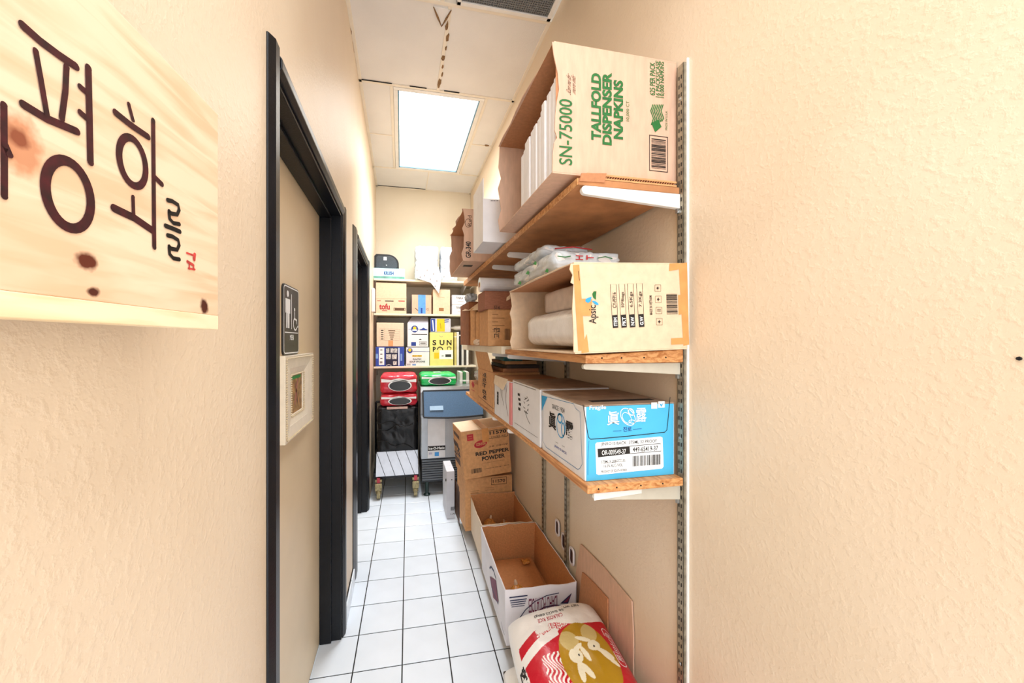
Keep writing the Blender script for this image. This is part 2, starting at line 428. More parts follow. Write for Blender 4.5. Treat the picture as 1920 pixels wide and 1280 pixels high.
for a, b in ((0, 2), (1, 2)):
    MB().tube([pts[a] - Vector((0, 0, .004)), (pts[a] + pts[b]) / 2 - Vector((0, 0, .010)), pts[b] - Vector((0, 0, .015))], [.003, .006, .002], 6).build('broken_edge', BRK, ceil)
# dark gaps along grid
for a, b in (((668, 148), (735, 157)), ((768, 161), (800, 164)), ((833, 168), (862, 171)), ((700, 351), (797, 358))):
    p, q = P(*a, 2, H), P(*b, 2, H)
    yy = TY0 if p.y < 3.5 else YB - .024
    MB().box(p.x, q.x, yy - .016, yy - .011, H - .002, H + .002).build('panel_gap', DARK, ceil)
# return air grille
vg = thing('air_return_grille', 'white framed return air grille with dark square mesh set in the ceiling', 'vent', (.55, 1.64, H))
GX0, GX1, GY0 = .285, R - .012, 1.35
fr = MB()
for bx in ((GX0, GX1, GY0, GY0 + .022), (GX0, GX1, GY1 - .034, GY1 - .012), (GX0, GX0 + .022, GY0, GY1 - .012), (GX1 - .022, GX1, GY0, GY1 - .012)): fr.box(*bx, H - .006, H + .012)
fr.build('frame', WHITEM, vg, bevel=.002)
MB().box(GX0 + .01, GX1 - .01, GY0 + .01, GY1 - .02, H + .014, H + .018).build('backing', DARK, vg)
sl = MB(); x = GX0 + .026
while x < GX1 - .024: sl.box(x, x + .0022, GY0 + .02, GY1 - .03, H + .001, H + .010); x += .0125
y = GY0 + .026
while y < GY1 - .034: sl.box(GX0 + .02, GX1 - .02, y, y + .0022, H + .001, H + .010); y += .0125
sl.build('mesh_bars', M('grille_grey', '#8f8f8d', .5, var=.03), vg, kind='stuff')
# ceiling light
cl = thing('ceiling_light', 'recessed rectangular fluorescent troffer glowing white in the corridor ceiling', 'ceiling light', (.272, 3.27, H))
fr = MB(); fw = .03
X0, X1, Y0, Y1 = TX0 + .012, TX1 - .012, TY0 + .012, TY1 - .012
for bx in ((X0, X1, Y0, Y0 + fw), (X0, X1, Y1 - fw, Y1), (X0, X0 + fw, Y0 + fw, Y1 - fw), (X1 - fw, X1, Y0 + fw, Y1 - fw)): fr.box(*bx, H - .004, H + .02)
fr.build('frame', WHITEM, cl, bevel=.002)
lip = MB(); a, b, c, d = X0 + fw, X1 - fw, Y0 + fw, Y1 - fw
for bx in ((a, b, c, c + .008), (a, b, d - .008, d), (a, a + .01, c, d), (b - .01, b, c, d)): lip.box(*bx, H + .0, H + .018)
lip.build('inner_lip', M('bluish_steel', '#6f93ab', .3, .6, var=.05), cl)
MB().box(a, b, c, d, H + .012, H + .016).build('diffuser', M('lit_diffuser', '#fffdf8', .5, var=0, emit=2.2), cl)
bug = MB()
for px, py in ((768, 303), (779, 303), (790, 300), (812, 305), (824, 306), (836, 307), (820, 300), (760, 308)):
    q = P(px, py, 2, H + .012); bug.lathe([(.001, -.0025), (.007, -.0015), (.009, 0)], (q.x, q.y, H + .012), 7)
bug.build('dead_insects', M('insect_brown', '#2b2622', .8, var=0), cl, kind='stuff')

# ------------------------------------------------------------------ doors on the left
def door(name, D_, T, leafx):
    root = thing(name, None, None, (L, (D_[1] + D_[2]) / 2, 0), kind='structure')
    cas = .014
    # casings (chamfered face trim)
    for (y0, y1) in ((D_[0], D_[1]), (D_[2], D_[3])):
        MB().prism([(L - .02, y0), (L + .004, y0), (L + cas, y0 + (y1 - y0) * .3), (L + cas, y1 - (y1 - y0) * .3), (L + .004, y1), (L - .02, y1)], 2, 0.002, T + .045).build('casing', BLACKM, root, bevel=.002)
    MB().prism([(L - .02, T - .002), (L + .004, T - .002), (L + cas, T + .012), (L + cas, T + .033), (L + .004, T + .045), (L - .02, T + .045)], 1, D_[1] - .001, D_[2] + .001).build('casing', BLACKM, root, bevel=.002)
    xi = leafx - .02
    for (y0, y1, s) in ((D_[1] - .001, D_[1] + .012, 1), (D_[2] - .012, D_[2] + .001, -1)):
        MB().box(xi, L - .001, y0, y1, .002, T).build('jamb', BLACKM, root, bevel=.002)
        yy = (y1, y1 + .014) if s > 0 else (y0 - .014, y0)
        MB().box(leafx + .001, L - .045, *yy, .002, T - .026).build('door_stop', BLACKM, root, bevel=.002)
    MB().box(xi, L - .001, D_[1] + .012, D_[2] - .012, T - .012, T).build('jamb', BLACKM, root, bevel=.002)
    MB().box(leafx + .001, L - .045, D_[1] + .012, D_[2] - .012, T - .026, T - .012).build('door_stop', BLACKM, root, bevel=.002)
    MB().box(leafx - .035, leafx, D_[1] + .014, D_[2] - .014, .008, T - .014).build('door_leaf', DOORP, root, bevel=.002)
    return root
LX = L - .098
door('door_1', D1, T1, LX)
door('door_2', D2, T2, LX)
# men's room sign
q0 = P(527, 537, 0, LX); q1 = P(557, 662, 0, LX)
yc, zc = (q0.y + q1.y) / 2, (P(541, 537, 0, LX).z + q1.z) / 2; wS, hS = q1.y - q0.y, .235
sg = thing('restroom_sign', 'black rounded restroom sign with white man and wheelchair figures on cream door', 'sign', (LX, yc, zc - hS / 2))
def rrect(w_, h_, r, n=5):
    o = []
    for cx, cy, a0 in ((w_ / 2 - r, h_ / 2 - r, 0), (-w_ / 2 + r, h_ / 2 - r, 90), (-w_ / 2 + r, -h_ / 2 + r, 180), (w_ / 2 - r, -h_ / 2 + r, 270)):
        for k in range(n + 1):
            a = math.radians(a0 + 90 * k / n); o.append((cx + r * math.cos(a), cy + r * math.sin(a)))
    return o
SIGNB = M('black_sign_plastic', '#15161a', .35, var=.05); 
MB().prism([(a + 0, b + hS / 2) for a, b in rrect(wS, hS, .018)], 0, .0005, .006).build('plate', SIGNB, sg, local=True, bevel=.001)
F = Face(sg, 0, .006, 1)
F.luv([(a, b + hS / 2) for a, b in rrect(wS - .012, hS - .012, .014)], .004, INKW, close=True)
def E(cx, cy, rx, ry, n=20): return [(cx + rx * math.cos(2 * math.pi * k / n), cy + ry * math.sin(2 * math.pi * k / n)) for k in range(n)]
mx = -wS * .24
F.puv(E(mx, .205, .011, .011), INKW)
F.puv([(mx - .027, .188), (mx + .027, .188), (mx + .027, .14), (mx + .019, .14), (mx + .018, .17), (mx + .018, .09), (mx + .003, .09), (mx + .001, .14), (mx - .001, .14), (mx - .003, .09), (mx - .018, .09), (mx - .018, .17), (mx - .019, .14), (mx - .027, .14)], INKW)
F.ruv(-.006, .088, .000, .208, INKW)
wx = wS * .25
F.puv(E(wx - .012, .158, .007, .007), INKW)
F.luv([(wx - .012, .15), (wx - .01, .125), (wx + .015, .122), (wx + .022, .098), (wx + .034, .1)], .008, INKW)
F.luv([(wx - .002 + .024 * math.cos(a), .108 + .022 * math.sin(a)) for a in [math.radians(120 + 20 * k) for k in range(13)]], .006, INKW)
F.ruv(-wS * .42, .074, wS * .42, .077, INKW)
F.tuv('MEN', -.022, .05, .022, .068, INKW, bold=.02)
for k in range(9): F.puv(E(-.024 + .006 * k, .03 + .006 * (k % 2), .002, .002, 6), M('sign_braille', '#3c3a30', .5, var=0))
F.flush()
# ornate picture frame leaning on the door below it
q0 = P(521, 664, 0, LX); q1 = P(578, 664, 0, LX); zt = 1.385; zb = 1.105
y0, y1 = q0.y, q1.y - .01
pf = thing('picture_frame', 'small white beaded picture frame hanging on the cream door under the sign', 'picture frame', (LX, (y0 + y1) / 2, zb))
IV = M('ivory_frame_paint', '#eee3cf', .4, var=.03, vs=30)
def ring(o, i, xo, xi, yc, z0):
    m = MB(); a = [(-o[0], 0), (o[0], 0), (o[0], 2 * o[1]), (-o[0], 2 * o[1])]; z_ = o[1]
    b = [(-i[0], z_ - i[1]), (i[0], z_ - i[1]), (i[0], z_ + i[1]), (-i[0], z_ + i[1])]
    vs = [(0.0005, *p) for p in a] + [(xo, *p) for p in a] + [(xi, *p) for p in b] + [(0.0005, *p) for p in b]
    fs = []
    for k in range(3):
        for q in range(4): fs.append((k * 4 + q, k * 4 + (q + 1) % 4, (k + 1) * 4 + (q + 1) % 4, (k + 1) * 4 + q))
    for q in range(4): fs.append((12 + q, 12 + (q + 1) % 4, (q + 1) % 4, q))
    return m.add(vs, fs)
hw, hh = (y1 - y0) / 2, (zt - zb) / 2
ring((hw, hh), (hw * .62, hh * .68), .022, .016, 0, 0).build('outer_moulding', IV, pf, local=True, bevel=.002)
m = ring((hw * .64, hh * .70), (hw * .4, hh * .48), .016, .008, 0, 0); m.v = [(a, b, c + hh * .30) for a, b, c in m.v]; m.build('inner_moulding', IV, pf, local=True, bevel=.0015)
bd = MB()
for (fw_, fh, xx) in ((.93, .94, .023), (.44, .51, .011)):
    w2, h2 = hw * fw_, hh * fh; n1 = 34 if fw_ > .5 else 18
    for k in range(n1):
        for sgn in (-1, 1):
            yy, zz = sgn * w2, hh - h2 + 2 * h2 * (k + .5) / n1
            bd.lathe([(.001, -.003), (.0034, -.001), (.0034, .001), (.001, .003)], (xx, yy, zz), 6)
    for k in range(n1):
        for sgn in (-1, 1):
            bd.lathe([(.001, -.003), (.0034, -.001), (.0034, .001), (.001, .003)], (xx, -w2 + 2 * w2 * (k + .5) / n1, hh + sgn * h2), 6)
bd.build('beading', M('bead_dark_ivory', '#cfbd9b', .4, var=.05), pf, local=True, kind='stuff')  # beads in a darker ivory than the mouldings
MB().box(.001, .005, -hw * .42, hw * .42, hh * .5, hh * 1.5).build('picture', M('picture_print', '#a8804f', .5, var=.35, vs=45), pf, local=True)
F = Face(pf, 0, .005, 1); F.ruv(-hw * .36, hh * 1.38, hw * .3, hh * 1.46, M('green_print', '#1d9b4b', .5, var=.1)); F.luv([(-.02, .1), (0, .15), (.015, .19)], .012, M('rose_print', '#b8746a', .5, var=.2)); F.luv([(.02, .1), (0, .15), (-.02, .18)], .01, M('rose_print2', '#8c5a4a', .5, var=.2)); F.flush()
# small white box on the left wall past the second door
sb = P(689, 540, 0, L); 
o = MB().box(L + .001, L + .03, 3.72, 3.82, 1.72, 1.95).build('wall_box', WHITEM, None, bevel=.006)
tag(o, 'small white plastic box mounted on left wall beside the back shelves', 'wall box')

# ------------------------------------------------------------------ wooden sign at left
pS = Vector((-.205, P(409, 600, 0, -.205).y, 0)); th = math.radians(-5.4)
dirS = Vector((math.sin(-th), math.cos(th), 0))
LEN = .52
rotz = math.atan2(dirS.y, dirS.x) - math.pi / 2
root = pS - dirS * LEN
def planeP(px, py):
    n = Vector((dirS.y, -dirS.x, 0)); d = ray(px, py); o = Vector((0, 0, CH)); t = (pS - o).dot(n) / d.dot(n); return o + t * d
zb0 = planeP(409, 618).z; zb1 = planeP(409, 592).z; zt = planeP(409, 215).z
ws = thing('wooden_sign', 'pine board sign with burned dark red brush characters on the left wall', 'sign', (root.x, root.y, zb0), (0, 0, rotz))
iv = WM[ws.name].inverted()
kn = []
for px, py, r, c, scl in ((163, 490, .0062, '#5c230f', (1, .75, 1)), (176, 548, .0036, '#4a1a0c', (1, .7, 1)), (383, 574, .0066, '#4a1a0c', (1, 1.0, .8)), (38, 270, .012, '#c98d68', (1, 1, .7)), (35, 258, .006, '#8a4a30', (1, 1, 1))):
    q = iv @ planeP(px, py); kn.append(((q.x, q.y, q.z), r, c, scl))
SW = wood_mat('pine_sign_board', '#e2ba96', '#ecd2b4', (1, 1.0, 9), 7, 2.2, kn, rough=.55)
SWL = wood_mat('pine_sign_edge', '#ecd2a6', '#f4e2bf', (1, 1, 10), 8, 1)
MB().box(-.019, 0, 0, LEN, zb1 - zb0, zt - zb0).build('board', SW, ws, local=True, bevel=.0008)
MB().box(-.019, .0004, 0, LEN, .0, zb1 - zb0).build('lower_edge', SWL, ws, local=True, bevel=.0008)
MB().box(-.026, -.019, LEN - .12, LEN - .07, .02, .1).build('hanging_batten', SWL, ws, local=True)
BURN = M('burned_maroon', '#3c0710', .6, var=.35, vs=120)
F = Face(ws, 0, 0., 1, .0006)
def stroke(pts, wpx, mat=BURN):
    uv = [F.uv(*p) for p in pts]; c = pts[len(pts) // 2]; a = F.uv(c[0] - wpx / 2, c[1]); b = F.uv(c[0], c[1] - wpx / 2); b2 = F.uv(c[0], c[1] + wpx / 2)
    a2 = F.uv(c[0] + wpx / 2, c[1]); wd = .7 * abs(b2[1] - b[1]) + .75 * abs(a2[0] - a[0]); F.luv(uv, wd, mat, nm='brush_stroke')
    for e in (uv[0], uv[-1]): F.puv(E(e[0], e[1], wd / 2, wd / 2, 12), mat, .3, 'brush_stroke')
def ell(cx, cy, rx, ry, tilt, wpx):
    pts = []
    for k in range(36):
        a = 2 * math.pi * k / 36; x, yv = rx * math.cos(a), ry * math.sin(a); t = math.radians(tilt)
        pts.append(F.uv(cx + x * math.cos(t) - yv * math.sin(t), cy + x * math.sin(t) + yv * math.cos(t)))
    b, b2 = F.uv(cx, cy - wpx / 2), F.uv(cx, cy + wpx / 2); a, a2 = F.uv(cx - wpx / 2, cy), F.uv(cx + wpx / 2, cy); F.luv(pts, .75 * abs(b2[1] - b[1]) + .8 * abs(a2[0] - a[0]), BURN, close=True, nm='brush_stroke')
stroke([(41, 48), (75, 78), (110, 104), (140, 124)], 11); stroke([(65, 95), (75, 150), (86, 214)], 8); stroke([(123, 125), (121, 170), (114, 222)], 8); stroke([(42, 196), (85, 222), (142, 246)], 11)
stroke([(164, 127), (166, 210), (168, 304)], 9); stroke([(149, 163), (163, 175)], 8); stroke([(149, 211), (164, 224)], 8)
ell(126, 364, 40, 66, -17, 12)
stroke([(5, 196), (6, 300), (6, 368)], 9); stroke([(8, 272), (16, 290)], 9)
stroke([(240, 195), (248, 225)], 5); stroke([(215, 211), (245, 235), (276, 256)], 8); ell(247, 303, 23, 47, -14, 8)
stroke([(286, 226), (287, 340), (288, 463)], 6); stroke([(289, 332), (302, 345)], 6); stroke([(248, 369), (249, 400)], 5); stroke([(212, 390), (250, 408), (285, 432)], 9)
BI = M('black_brush_ink', '#0d0a09', .5, var=0)
for dy in (0, 66):
    stroke([(313, 375 + dy), (322, 377 + dy), (333, 384 + dy), (335, 393 + dy), (331, 402 + dy), (320, 400 + dy), (316, 396 + dy)], 4.5, BI)
    stroke([(316, 398 + dy), (317, 410 + dy), (324, 418 + dy), (335, 420 + dy)], 4.5, BI)
stroke([(309, 423), (322, 428), (336, 434)], 5, BI)
RS = M('red_seal_ink', '#c8433d', .6, var=.2, vs=200)
stroke([(349, 474), (360, 478)], 2, RS); stroke([(364, 477), (363, 486)], 4, RS); stroke([(350, 490), (360, 496)], 3, RS); stroke([(352, 503), (364, 505)], 2, RS); stroke([(354, 494), (354, 503)], 2, RS); stroke([(362, 497), (362, 505)], 2, RS)
F.flush()

# ------------------------------------------------------------------ right wall shelving and its goods, scaled about the camera into these numbers
def standard(y0, y1, label, ztop, zbot):
    o = thing('shelf_standard', label, 'shelf upright', (R - .008, (y0 + y1) / 2, zbot), group='slotted uprights on the right wall')
    w2 = (y1 - y0) / 2
    # channel: web + two flanges
    MB().box(-.008, -.005, -w2, w2, 0, ztop - zbot).box(-.008, .0075, -w2, -w2 + .003, 0, ztop - zbot).box(-.008, .0075, w2 - .003, w2, 0, ztop - zbot).build('channel', [ZINC], o, local=True, bevel=.0008)
    s = MB(); z = .02
    while z < ztop - zbot - .03:
        for yy in (-w2 * .35, w2 * .35): s.box(-.0088, -.0078, yy - .0014, yy + .0014, z, z + .011)
        z += .0255
    s.build('slots', DARK, o, local=True, kind='stuff')
    s = MB()
    for z in np.arange(.1, ztop - zbot, .33): s.lathe([(.0045, 0), (.004, -.002), (.001, -.003)], (-.008, 0, float(z)), 10, 0)
    s.build('screws', STEEL, o, local=True, kind='stuff')
    return o
U = ((.936, .962), (1.715, 1.741), (2.02, 2.046))
s0 = standard(*U[0], 'nearest slotted metal upright, on the right wall beside the front ends of the shelves', 2.24, .06)
MB().box(R - .0075, R - .0005, U[0][0] - .0045, U[0][0] - .0005, .06, 2.25).build('edge_strip', WHITEM, s0)
standard(*U[1], 'middle slotted metal upright, behind the potato box under the lowest shelf', 2.2, .06)
standard(*U[2], 'farthest slotted metal upright on the right wall, second from the front pair', 2.2, .06)
def bracket(y, zt, x0, h0, h1, label, mat=WHITEM):
    o = thing('shelf_bracket', label, 'shelf bracket', (R - .016, y, zt - h1), group='shelf brackets on the uprights')
    n = 8; xe = x0 + h0 / 2
    pts = [(R - .0165, zt), (xe, zt)] + [(xe + h0 / 2 * math.cos(math.radians(90 + 180 * k / n)), zt - h0 / 2 + h0 / 2 * math.sin(math.radians(90 + 180 * k / n))) for k in range(1, n)] + [(xe, zt - h0), (R - .0165, zt - h1)]
    MB().prism(pts, 1, y - .007, y + .007).build('arm', mat, o, bevel=.0015)
    MB().box(R - .024, R - .0168, y - .004, y + .004, zt - h1 - .012, zt - .004).build('hook', STEEL, o)
    return o
bracket(.955, 1.862, .487, .024, .042, 'white bracket with rounded tip under the napkin carton, nearest under the top shelf')
b2 = bracket(.955, 1.370, .492, .016, .035, 'grey white steel bracket under the front end of the middle shelf', M('grey_enamel', '#c9c3b2', .35, var=.06))
b3 = bracket(.955, 1.014, .519, .022, .044, 'white steel bracket under the front end of the lowest shelf', M('grey_enamel', '#c9c3b2'))
MB().prism([(.522, .992), (.522, 1.0125), (.67, 1.0125), (.67, 1.0)], 1, .9445, .9478).build('arm_sleeve', WHITEM, b3, bevel=.001)
for y, nm in ((1.728, 'middle'), (2.033, 'farthest')):
    for zt, h, nn in ((1.862, .024, 'top'), (1.370, .02, 'middle'), (1.014, .022, 'lowest')):
        bracket(y, zt, .50, h, .04, 'white bracket on the %s upright under the %s shelf' % (nm, nn))
# planks
s3 = thing('wall_shelf', 'lowest pine plank shelf, the one holding the blue and white bottle cartons', 'shelf', (.65, 1.9, 1.014), group='plank shelves')
MB().box(.497, R - .017, .955 - .02, 1.30, 1.0148, 1.038).build('plank', PLANK, s3, bevel=.003)
MB().box(.503, R - .017, 1.302, 2.92, 1.0148, 1.038).build('plank', PLANK, s3, bevel=.003)
MB().box(.5015, .5045, 1.302, 2.92, 1.016, 1.0255).build('edge_strip', PLANKE, s3)
for x_ in (.53, .585, .66, .73): MB().lathe([(.0025, 0), (.0022, -.001), (.001, -.0014)], (x_, .9349, 1.027), 8, 1).build('nail', DARK, s3)
s2 = thing('wall_shelf', 'middle pine plank shelf with nailed front end, under the pale open carton', 'shelf', (.65, 1.35, 1.3705), group='plank shelves')
MB().prism([(.492, 1.3712), (R - .017, 1.3712), (R - .017, 1.409), (.492, 1.394)], 1, .935, 1.74).build('plank', PLANK, s2, bevel=.003)
for x_ in (.54, .6, .67, .74): MB().lathe([(.0025, 0), (.0022, -.001), (.001, -.0014)], (x_, .9349, 1.386), 8, 1).build('nail', DARK, s2)
o = MB().box(.475, R - .017, 1.745, 2.92, 1.3712, 1.409).build('wall_shelf', LEDGE, None, bevel=.003)
tag(o, 'white laminated shelf board continuing the middle shelf towards the back wall', 'shelf')
s1 = thing('wall_shelf', 'top plank shelf with brown underside, below the open napkin carton', 'shelf', (.65, 1.8, 1.8625), group='plank shelves')
MB().hexa([(.478, .95, 1.863), (R - .017, .95, 1.863), (R - .017, 2.85, 1.863), (.478, 2.85, 1.863), (.478, .95, 1.882), (R - .017, .95, 1.882), (R - .017, 2.85, 1.897), (.478, 2.85, 1.897)]).build('plank', PLANKU, s1, bevel=.002)
MB().hexa([(.474, .95, 1.863), (.4775, .95, 1.863), (.4775, 2.85, 1.863), (.474, 2.85, 1.863), (.474, .95, 1.881), (.4775, .95, 1.881), (.4775, 2.85, 1.896), (.474, 2.85, 1.896)]).build('edge_strip', PLANKE, s1)
# corrugated pad between shelf and napkin carton
pad = thing('cardboard_pad', 'folded corrugated cardboard pad squeezed under the napkin carton', 'cardboard', (.63, 1.2, 1.883))
MB().box(.505, .79, .952, 1.55, 1.8835, 1.8885).build('sheet', CARDO, pad)
MB().box(.505, .79, .9525, 1.55, 1.8945, 1.8995).build('sheet', CARDO, pad)
fl = MB(); x = .506
while x < .785: fl.hexa([(x, .953, 1.8886), (x + .002, .953, 1.8886), (x + .002, 1.5, 1.8886), (x, 1.5, 1.8886), (x + .004, .953, 1.8944), (x + .006, .953, 1.8944), (x + .006, 1.5, 1.8944), (x + .004, 1.5, 1.8944)]); x += .008
fl.build('flutes', CARDD, pad, kind='stuff')
MB().hexa([(.48, .947, 1.872), (.555, .947, 1.874), (.555, .951, 1.874), (.48, .951, 1.872), (.485, .945, 1.893), (.56, .944, 1.899), (.56, .949, 1.899), (.485, .949, 1.893)]).build('torn_corner', CARDD, pad)

# ---------------------------------------------------------------- cartons
TK = .004
def wavy(a, b, n, amp, seed):
    r = random.Random(seed); return [a + (b - a) * k / n + (0 if k in (0, n) else r.uniform(-amp, amp)) for k in range(n + 1)]
def open_carton(name, label, x0, x1, y0, y1, z0, z1, mat, inmat, rot=(0, 0, 0), seed=1, group=None, wav=.008, near_edge=None, parts=('bottom', 'top', 'back', 'far', 'near')):
    """carton lying on its side, open towards the corridor (-X); panels are separate sheets"""
    c = Vector(((x0 + x1) / 2, (y0 + y1) / 2, z0)); t = thing(name, label, 'carton', c, rot, group)
    a, b, d0, d1, h = x0 - c.x, x1 - c.x, y0 - c.y, y1 - c.y, z1 - z0
    def sheet(poly, ax, v0, v1, nm):
        m = MB(); m.prism(poly, ax, v0, v1); 
        return m.build(nm, mat, t, local=True, bevel=.0008)
    sheet([(a, d0), (b, d0), (b, d1), (a, d1)], 2, 0, TK, 'bottom_panel')
    r = random.Random(seed); n = 7
    sheet([(b, d0), (b, d1)] + [(a + r.uniform(-wav, wav), d1 + (d0 - d1) * k / n) for k in range(n + 1)], 2, h - TK, h, 'top_panel')
    sheet([(d0, TK), (d1, TK), (d1, h - TK), (d0, h - TK)], 0, b - TK, b, 'side_panel')
    def endp(yv, sd, edge=None):
        rr = random.Random(sd); n = 8
        e = edge or [(a + rr.uniform(-wav, wav) * (0 if k in (0, n) else 1), TK + (h - 2 * TK) * k / n) for k in range(n, -1, -1)]
        return [(b - TK, TK), (b - TK, h - TK)] + list(e)
    sheet(endp(0, seed + 5), 1, d1 - TK, d1, 'end_panel')
    sheet(endp(0, seed + 9, near_edge), 1, d0, d0 + TK, 'end_panel')
    # inner liner of the open carton, darker brown
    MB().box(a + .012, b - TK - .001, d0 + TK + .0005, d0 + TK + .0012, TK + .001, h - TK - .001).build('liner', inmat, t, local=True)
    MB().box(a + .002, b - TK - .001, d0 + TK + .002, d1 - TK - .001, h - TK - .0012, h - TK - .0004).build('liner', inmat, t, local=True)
    return t, (a, b, d0, d1, h)
# napkin carton
edge = [(-.199, .365), (-.194, .33), (-.182, .28), (-.178, .235), (-.185, .20), (-.189, .165), (-.191, .12), (-.184, .10), (-.193, .085), (-.197, .05), (-.198, .004)]
edge = [(x_ + .0, z_) for x_, z_ in edge]
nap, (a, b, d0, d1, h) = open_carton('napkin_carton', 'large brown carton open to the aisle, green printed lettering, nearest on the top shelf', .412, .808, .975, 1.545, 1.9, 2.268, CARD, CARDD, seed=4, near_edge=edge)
F = Face(nap, 1, d0, -1)
F.text('SN-75000', (1048, 308), (1073, 188), INKG, 90, .01); F.text('Scan me for', (1062, 178), (1070, 135), INKN, 90, .0, shear=.25); F.text('more info:', (1071, 177), (1079, 137), INKN, 90, .0, shear=.25)
for s_, aa, bb_ in (('TALLFOLD', (1108, 262), (1127, 139)), ('DISPENSER', (1129, 271), (1147, 137)), ('NAPKINS', (1150, 260), (1168, 152))): F.text(s_, aa, bb_, INKG, 90, .045)
F.text('10,000 CT', (1174, 227), (1180, 190), INKG, 90)
F.text('625 PER PACK', (1218, 178), (1228, 118), INKG, 90, .015); F.text('16 PACKS/CASE', (1229, 182), (1237, 115), INKG, 90, .015); F.text('10,000 NAPKINS', (1237, 183), (1246, 117), INKG, 90, .015)
for k in range(7):
    x_ = 1221 + 3.2 * k; F.line([(x_, 234 - k), (x_ + 4, 222), (x_ - 1, 208), (x_ + 3, 196)], .0035, INKG)
F.poly([(1221, 231), (1234, 224), (1240, 238), (1228, 248)], INKG, 1)
F.text('MADE IN U.S.A.', (1247, 244), (1251, 208), INKG, 90, lay=1)
F.frame((1217, 320), (1252, 257), .0022, INK); F.barcode((1221, 315), (1248, 262), INK, False, 3); F.flush()
# napkin stack inside
ns = thing('napkin_stack', 'stack of white folded paper napkins inside the carton on the top shelf', 'napkins', (.6, 1.22, 1.905))
rn = random.Random(5)
for k in range(12):
    y0 = .99 + k * .0295; x0_ = .432 + rn.uniform(-.004, .004) + .0006 * k; hh_ = 2.19 - .0055 * k + rn.uniform(-.006, .004)
    MB().box(x0_, .795, y0, y0 + .0275, 1.9055, hh_).build('napkin', NAPK, ns, bevel=.004)
# white carton beyond
wc = thing('white_carton', 'plain white carton with raised flap, behind the napkin carton on the top shelf', 'carton', (.53, 1.83, 1.8985))
c0 = Vector((.372, 1.70, 1.8985))
x0, x1, y0, y1, z0, z1 = .374, .72, 1.70, 1.935, 1.8985, 2.10
MB().box(x0, x1, y0, y0 + TK, z0, z1).build('end_panel', WHITEC, wc, bevel=.0008)
MB().box(x0, x1, y1 - TK, y1, z0, z1).build('end_panel', WHITEC, wc, bevel=.0008)
MB().box(x0, x0 + TK, y0 + TK, y1 - TK, z0, z1).build('side_panel', WHITEC, wc, bevel=.0008)
MB().box(x1 - TK, x1, y0 + TK, y1 - TK, z0, z1).build('side_panel', WHITEC, wc, bevel=.0008)
MB().box(x0 + TK, x1 - TK, y0 + TK, y1 - TK, z0, z0 + TK).build('bottom_panel', WHITEC, wc)
MB().hexa([(x0, y0 + .003, z1), (x0 + TK, y0 + .003, z1), (x0 + TK, y1 - .002, z1), (x0, y1 - .002, z1), (x0, y0 + .003, z1 + .095), (x0 + TK, y0 + .003, z1 + .095), (x0 + TK, y1 - .002, z1 + .10), (x0, y1 - .002, z1 + .10)]).build('flap', WHITEC, wc)
MB().hexa([(x0 + .06, y1 - TK, z1), (x1 - .02, y1 - TK, z1), (x1 - .02, y1, z1), (x0 + .06, y1, z1), (x0 + .06, y1 + .05, z1 + .08), (x1 - .02, y1 + .05, z1 + .08), (x1 - .02, y1 + .054, z1 + .08), (x0 + .06, y1 + .054, z1 + .08)]).build('flap', CARDBW, wc)
F = Face(wc, 1, y0 - 1.83, -1)
for k in range(5): F.rect((920 + 3 * k, 377), (922 + 3 * k, 375.6), INK)
F.flush()
# GR carton
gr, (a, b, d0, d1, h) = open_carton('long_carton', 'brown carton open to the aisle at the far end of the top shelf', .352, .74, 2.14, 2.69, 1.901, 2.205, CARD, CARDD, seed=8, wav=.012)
F = Face(gr, 1, d0, -1); F.text('GR-340', (873, 483), (883, 453), INK, 90, .02); F.text('Red', (877, 424), (884, 404), INKN, 90)
F.line([(878 + 6 * math.cos(t_), 418 + 8 * math.sin(t_)) for t_ in [2 * math.pi * k / 16 for k in range(16)]], .003, INKN, close=True); F.flush()
F = Face(gr, 2, 0, -1); F.rect((870, 496), (884, 500), INK); F.flush()
# ---- middle shelf: pale carton
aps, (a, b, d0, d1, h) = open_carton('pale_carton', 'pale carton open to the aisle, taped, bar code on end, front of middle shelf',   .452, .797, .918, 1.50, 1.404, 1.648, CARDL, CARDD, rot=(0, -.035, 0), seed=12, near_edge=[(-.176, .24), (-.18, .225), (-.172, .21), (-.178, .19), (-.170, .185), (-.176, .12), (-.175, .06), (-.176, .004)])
F = Face(aps, 1, d0, -1)
F.poly([(1074, 497), (1086, 496), (1097, 656), (1084, 658)], TAPE, 0, 'tape'); F.poly([(1272, 494), (1288, 492), (1292, 646), (1281, 648)], TAPE, 0, 'tape')
F.poly([(1255, 494), (1272, 493), (1272, 505), (1254, 508)], TAPE, 1, 'tape'); F.poly([(1258, 634), (1280, 633), (1281, 645), (1258, 646)], TAPE, 1, 'tape'); F.poly([(1271, 553), (1283, 552), (1284, 588), (1272, 590)], TAPE, 1, 'tape'); F.poly([(1087, 560), (1110, 560), (1108, 592), (1089, 592)], TAPE, 1, 'tape')
F.poly([(1090, 650), (1100, 626), (1104, 660), (1090, 662)], TAPE, 1, 'tape')
F.text('Apsic', (1104, 607), (1121, 572), INK, 90, .005, 2)
F.poly([(1097, 565), (1098, 560), (1103, 558), (1109, 556), (1107, 565), (1102, 568)], SKYI, 2); F.poly([(1110, 551), (1113, 546), (1118, 546), (1117, 555), (1117, 562), (1112, 558)], INKG, 2); F.poly([(1109, 564), (1115, 564), (1121, 568), (1122, 572), (1116, 571)], SKYI, 2)
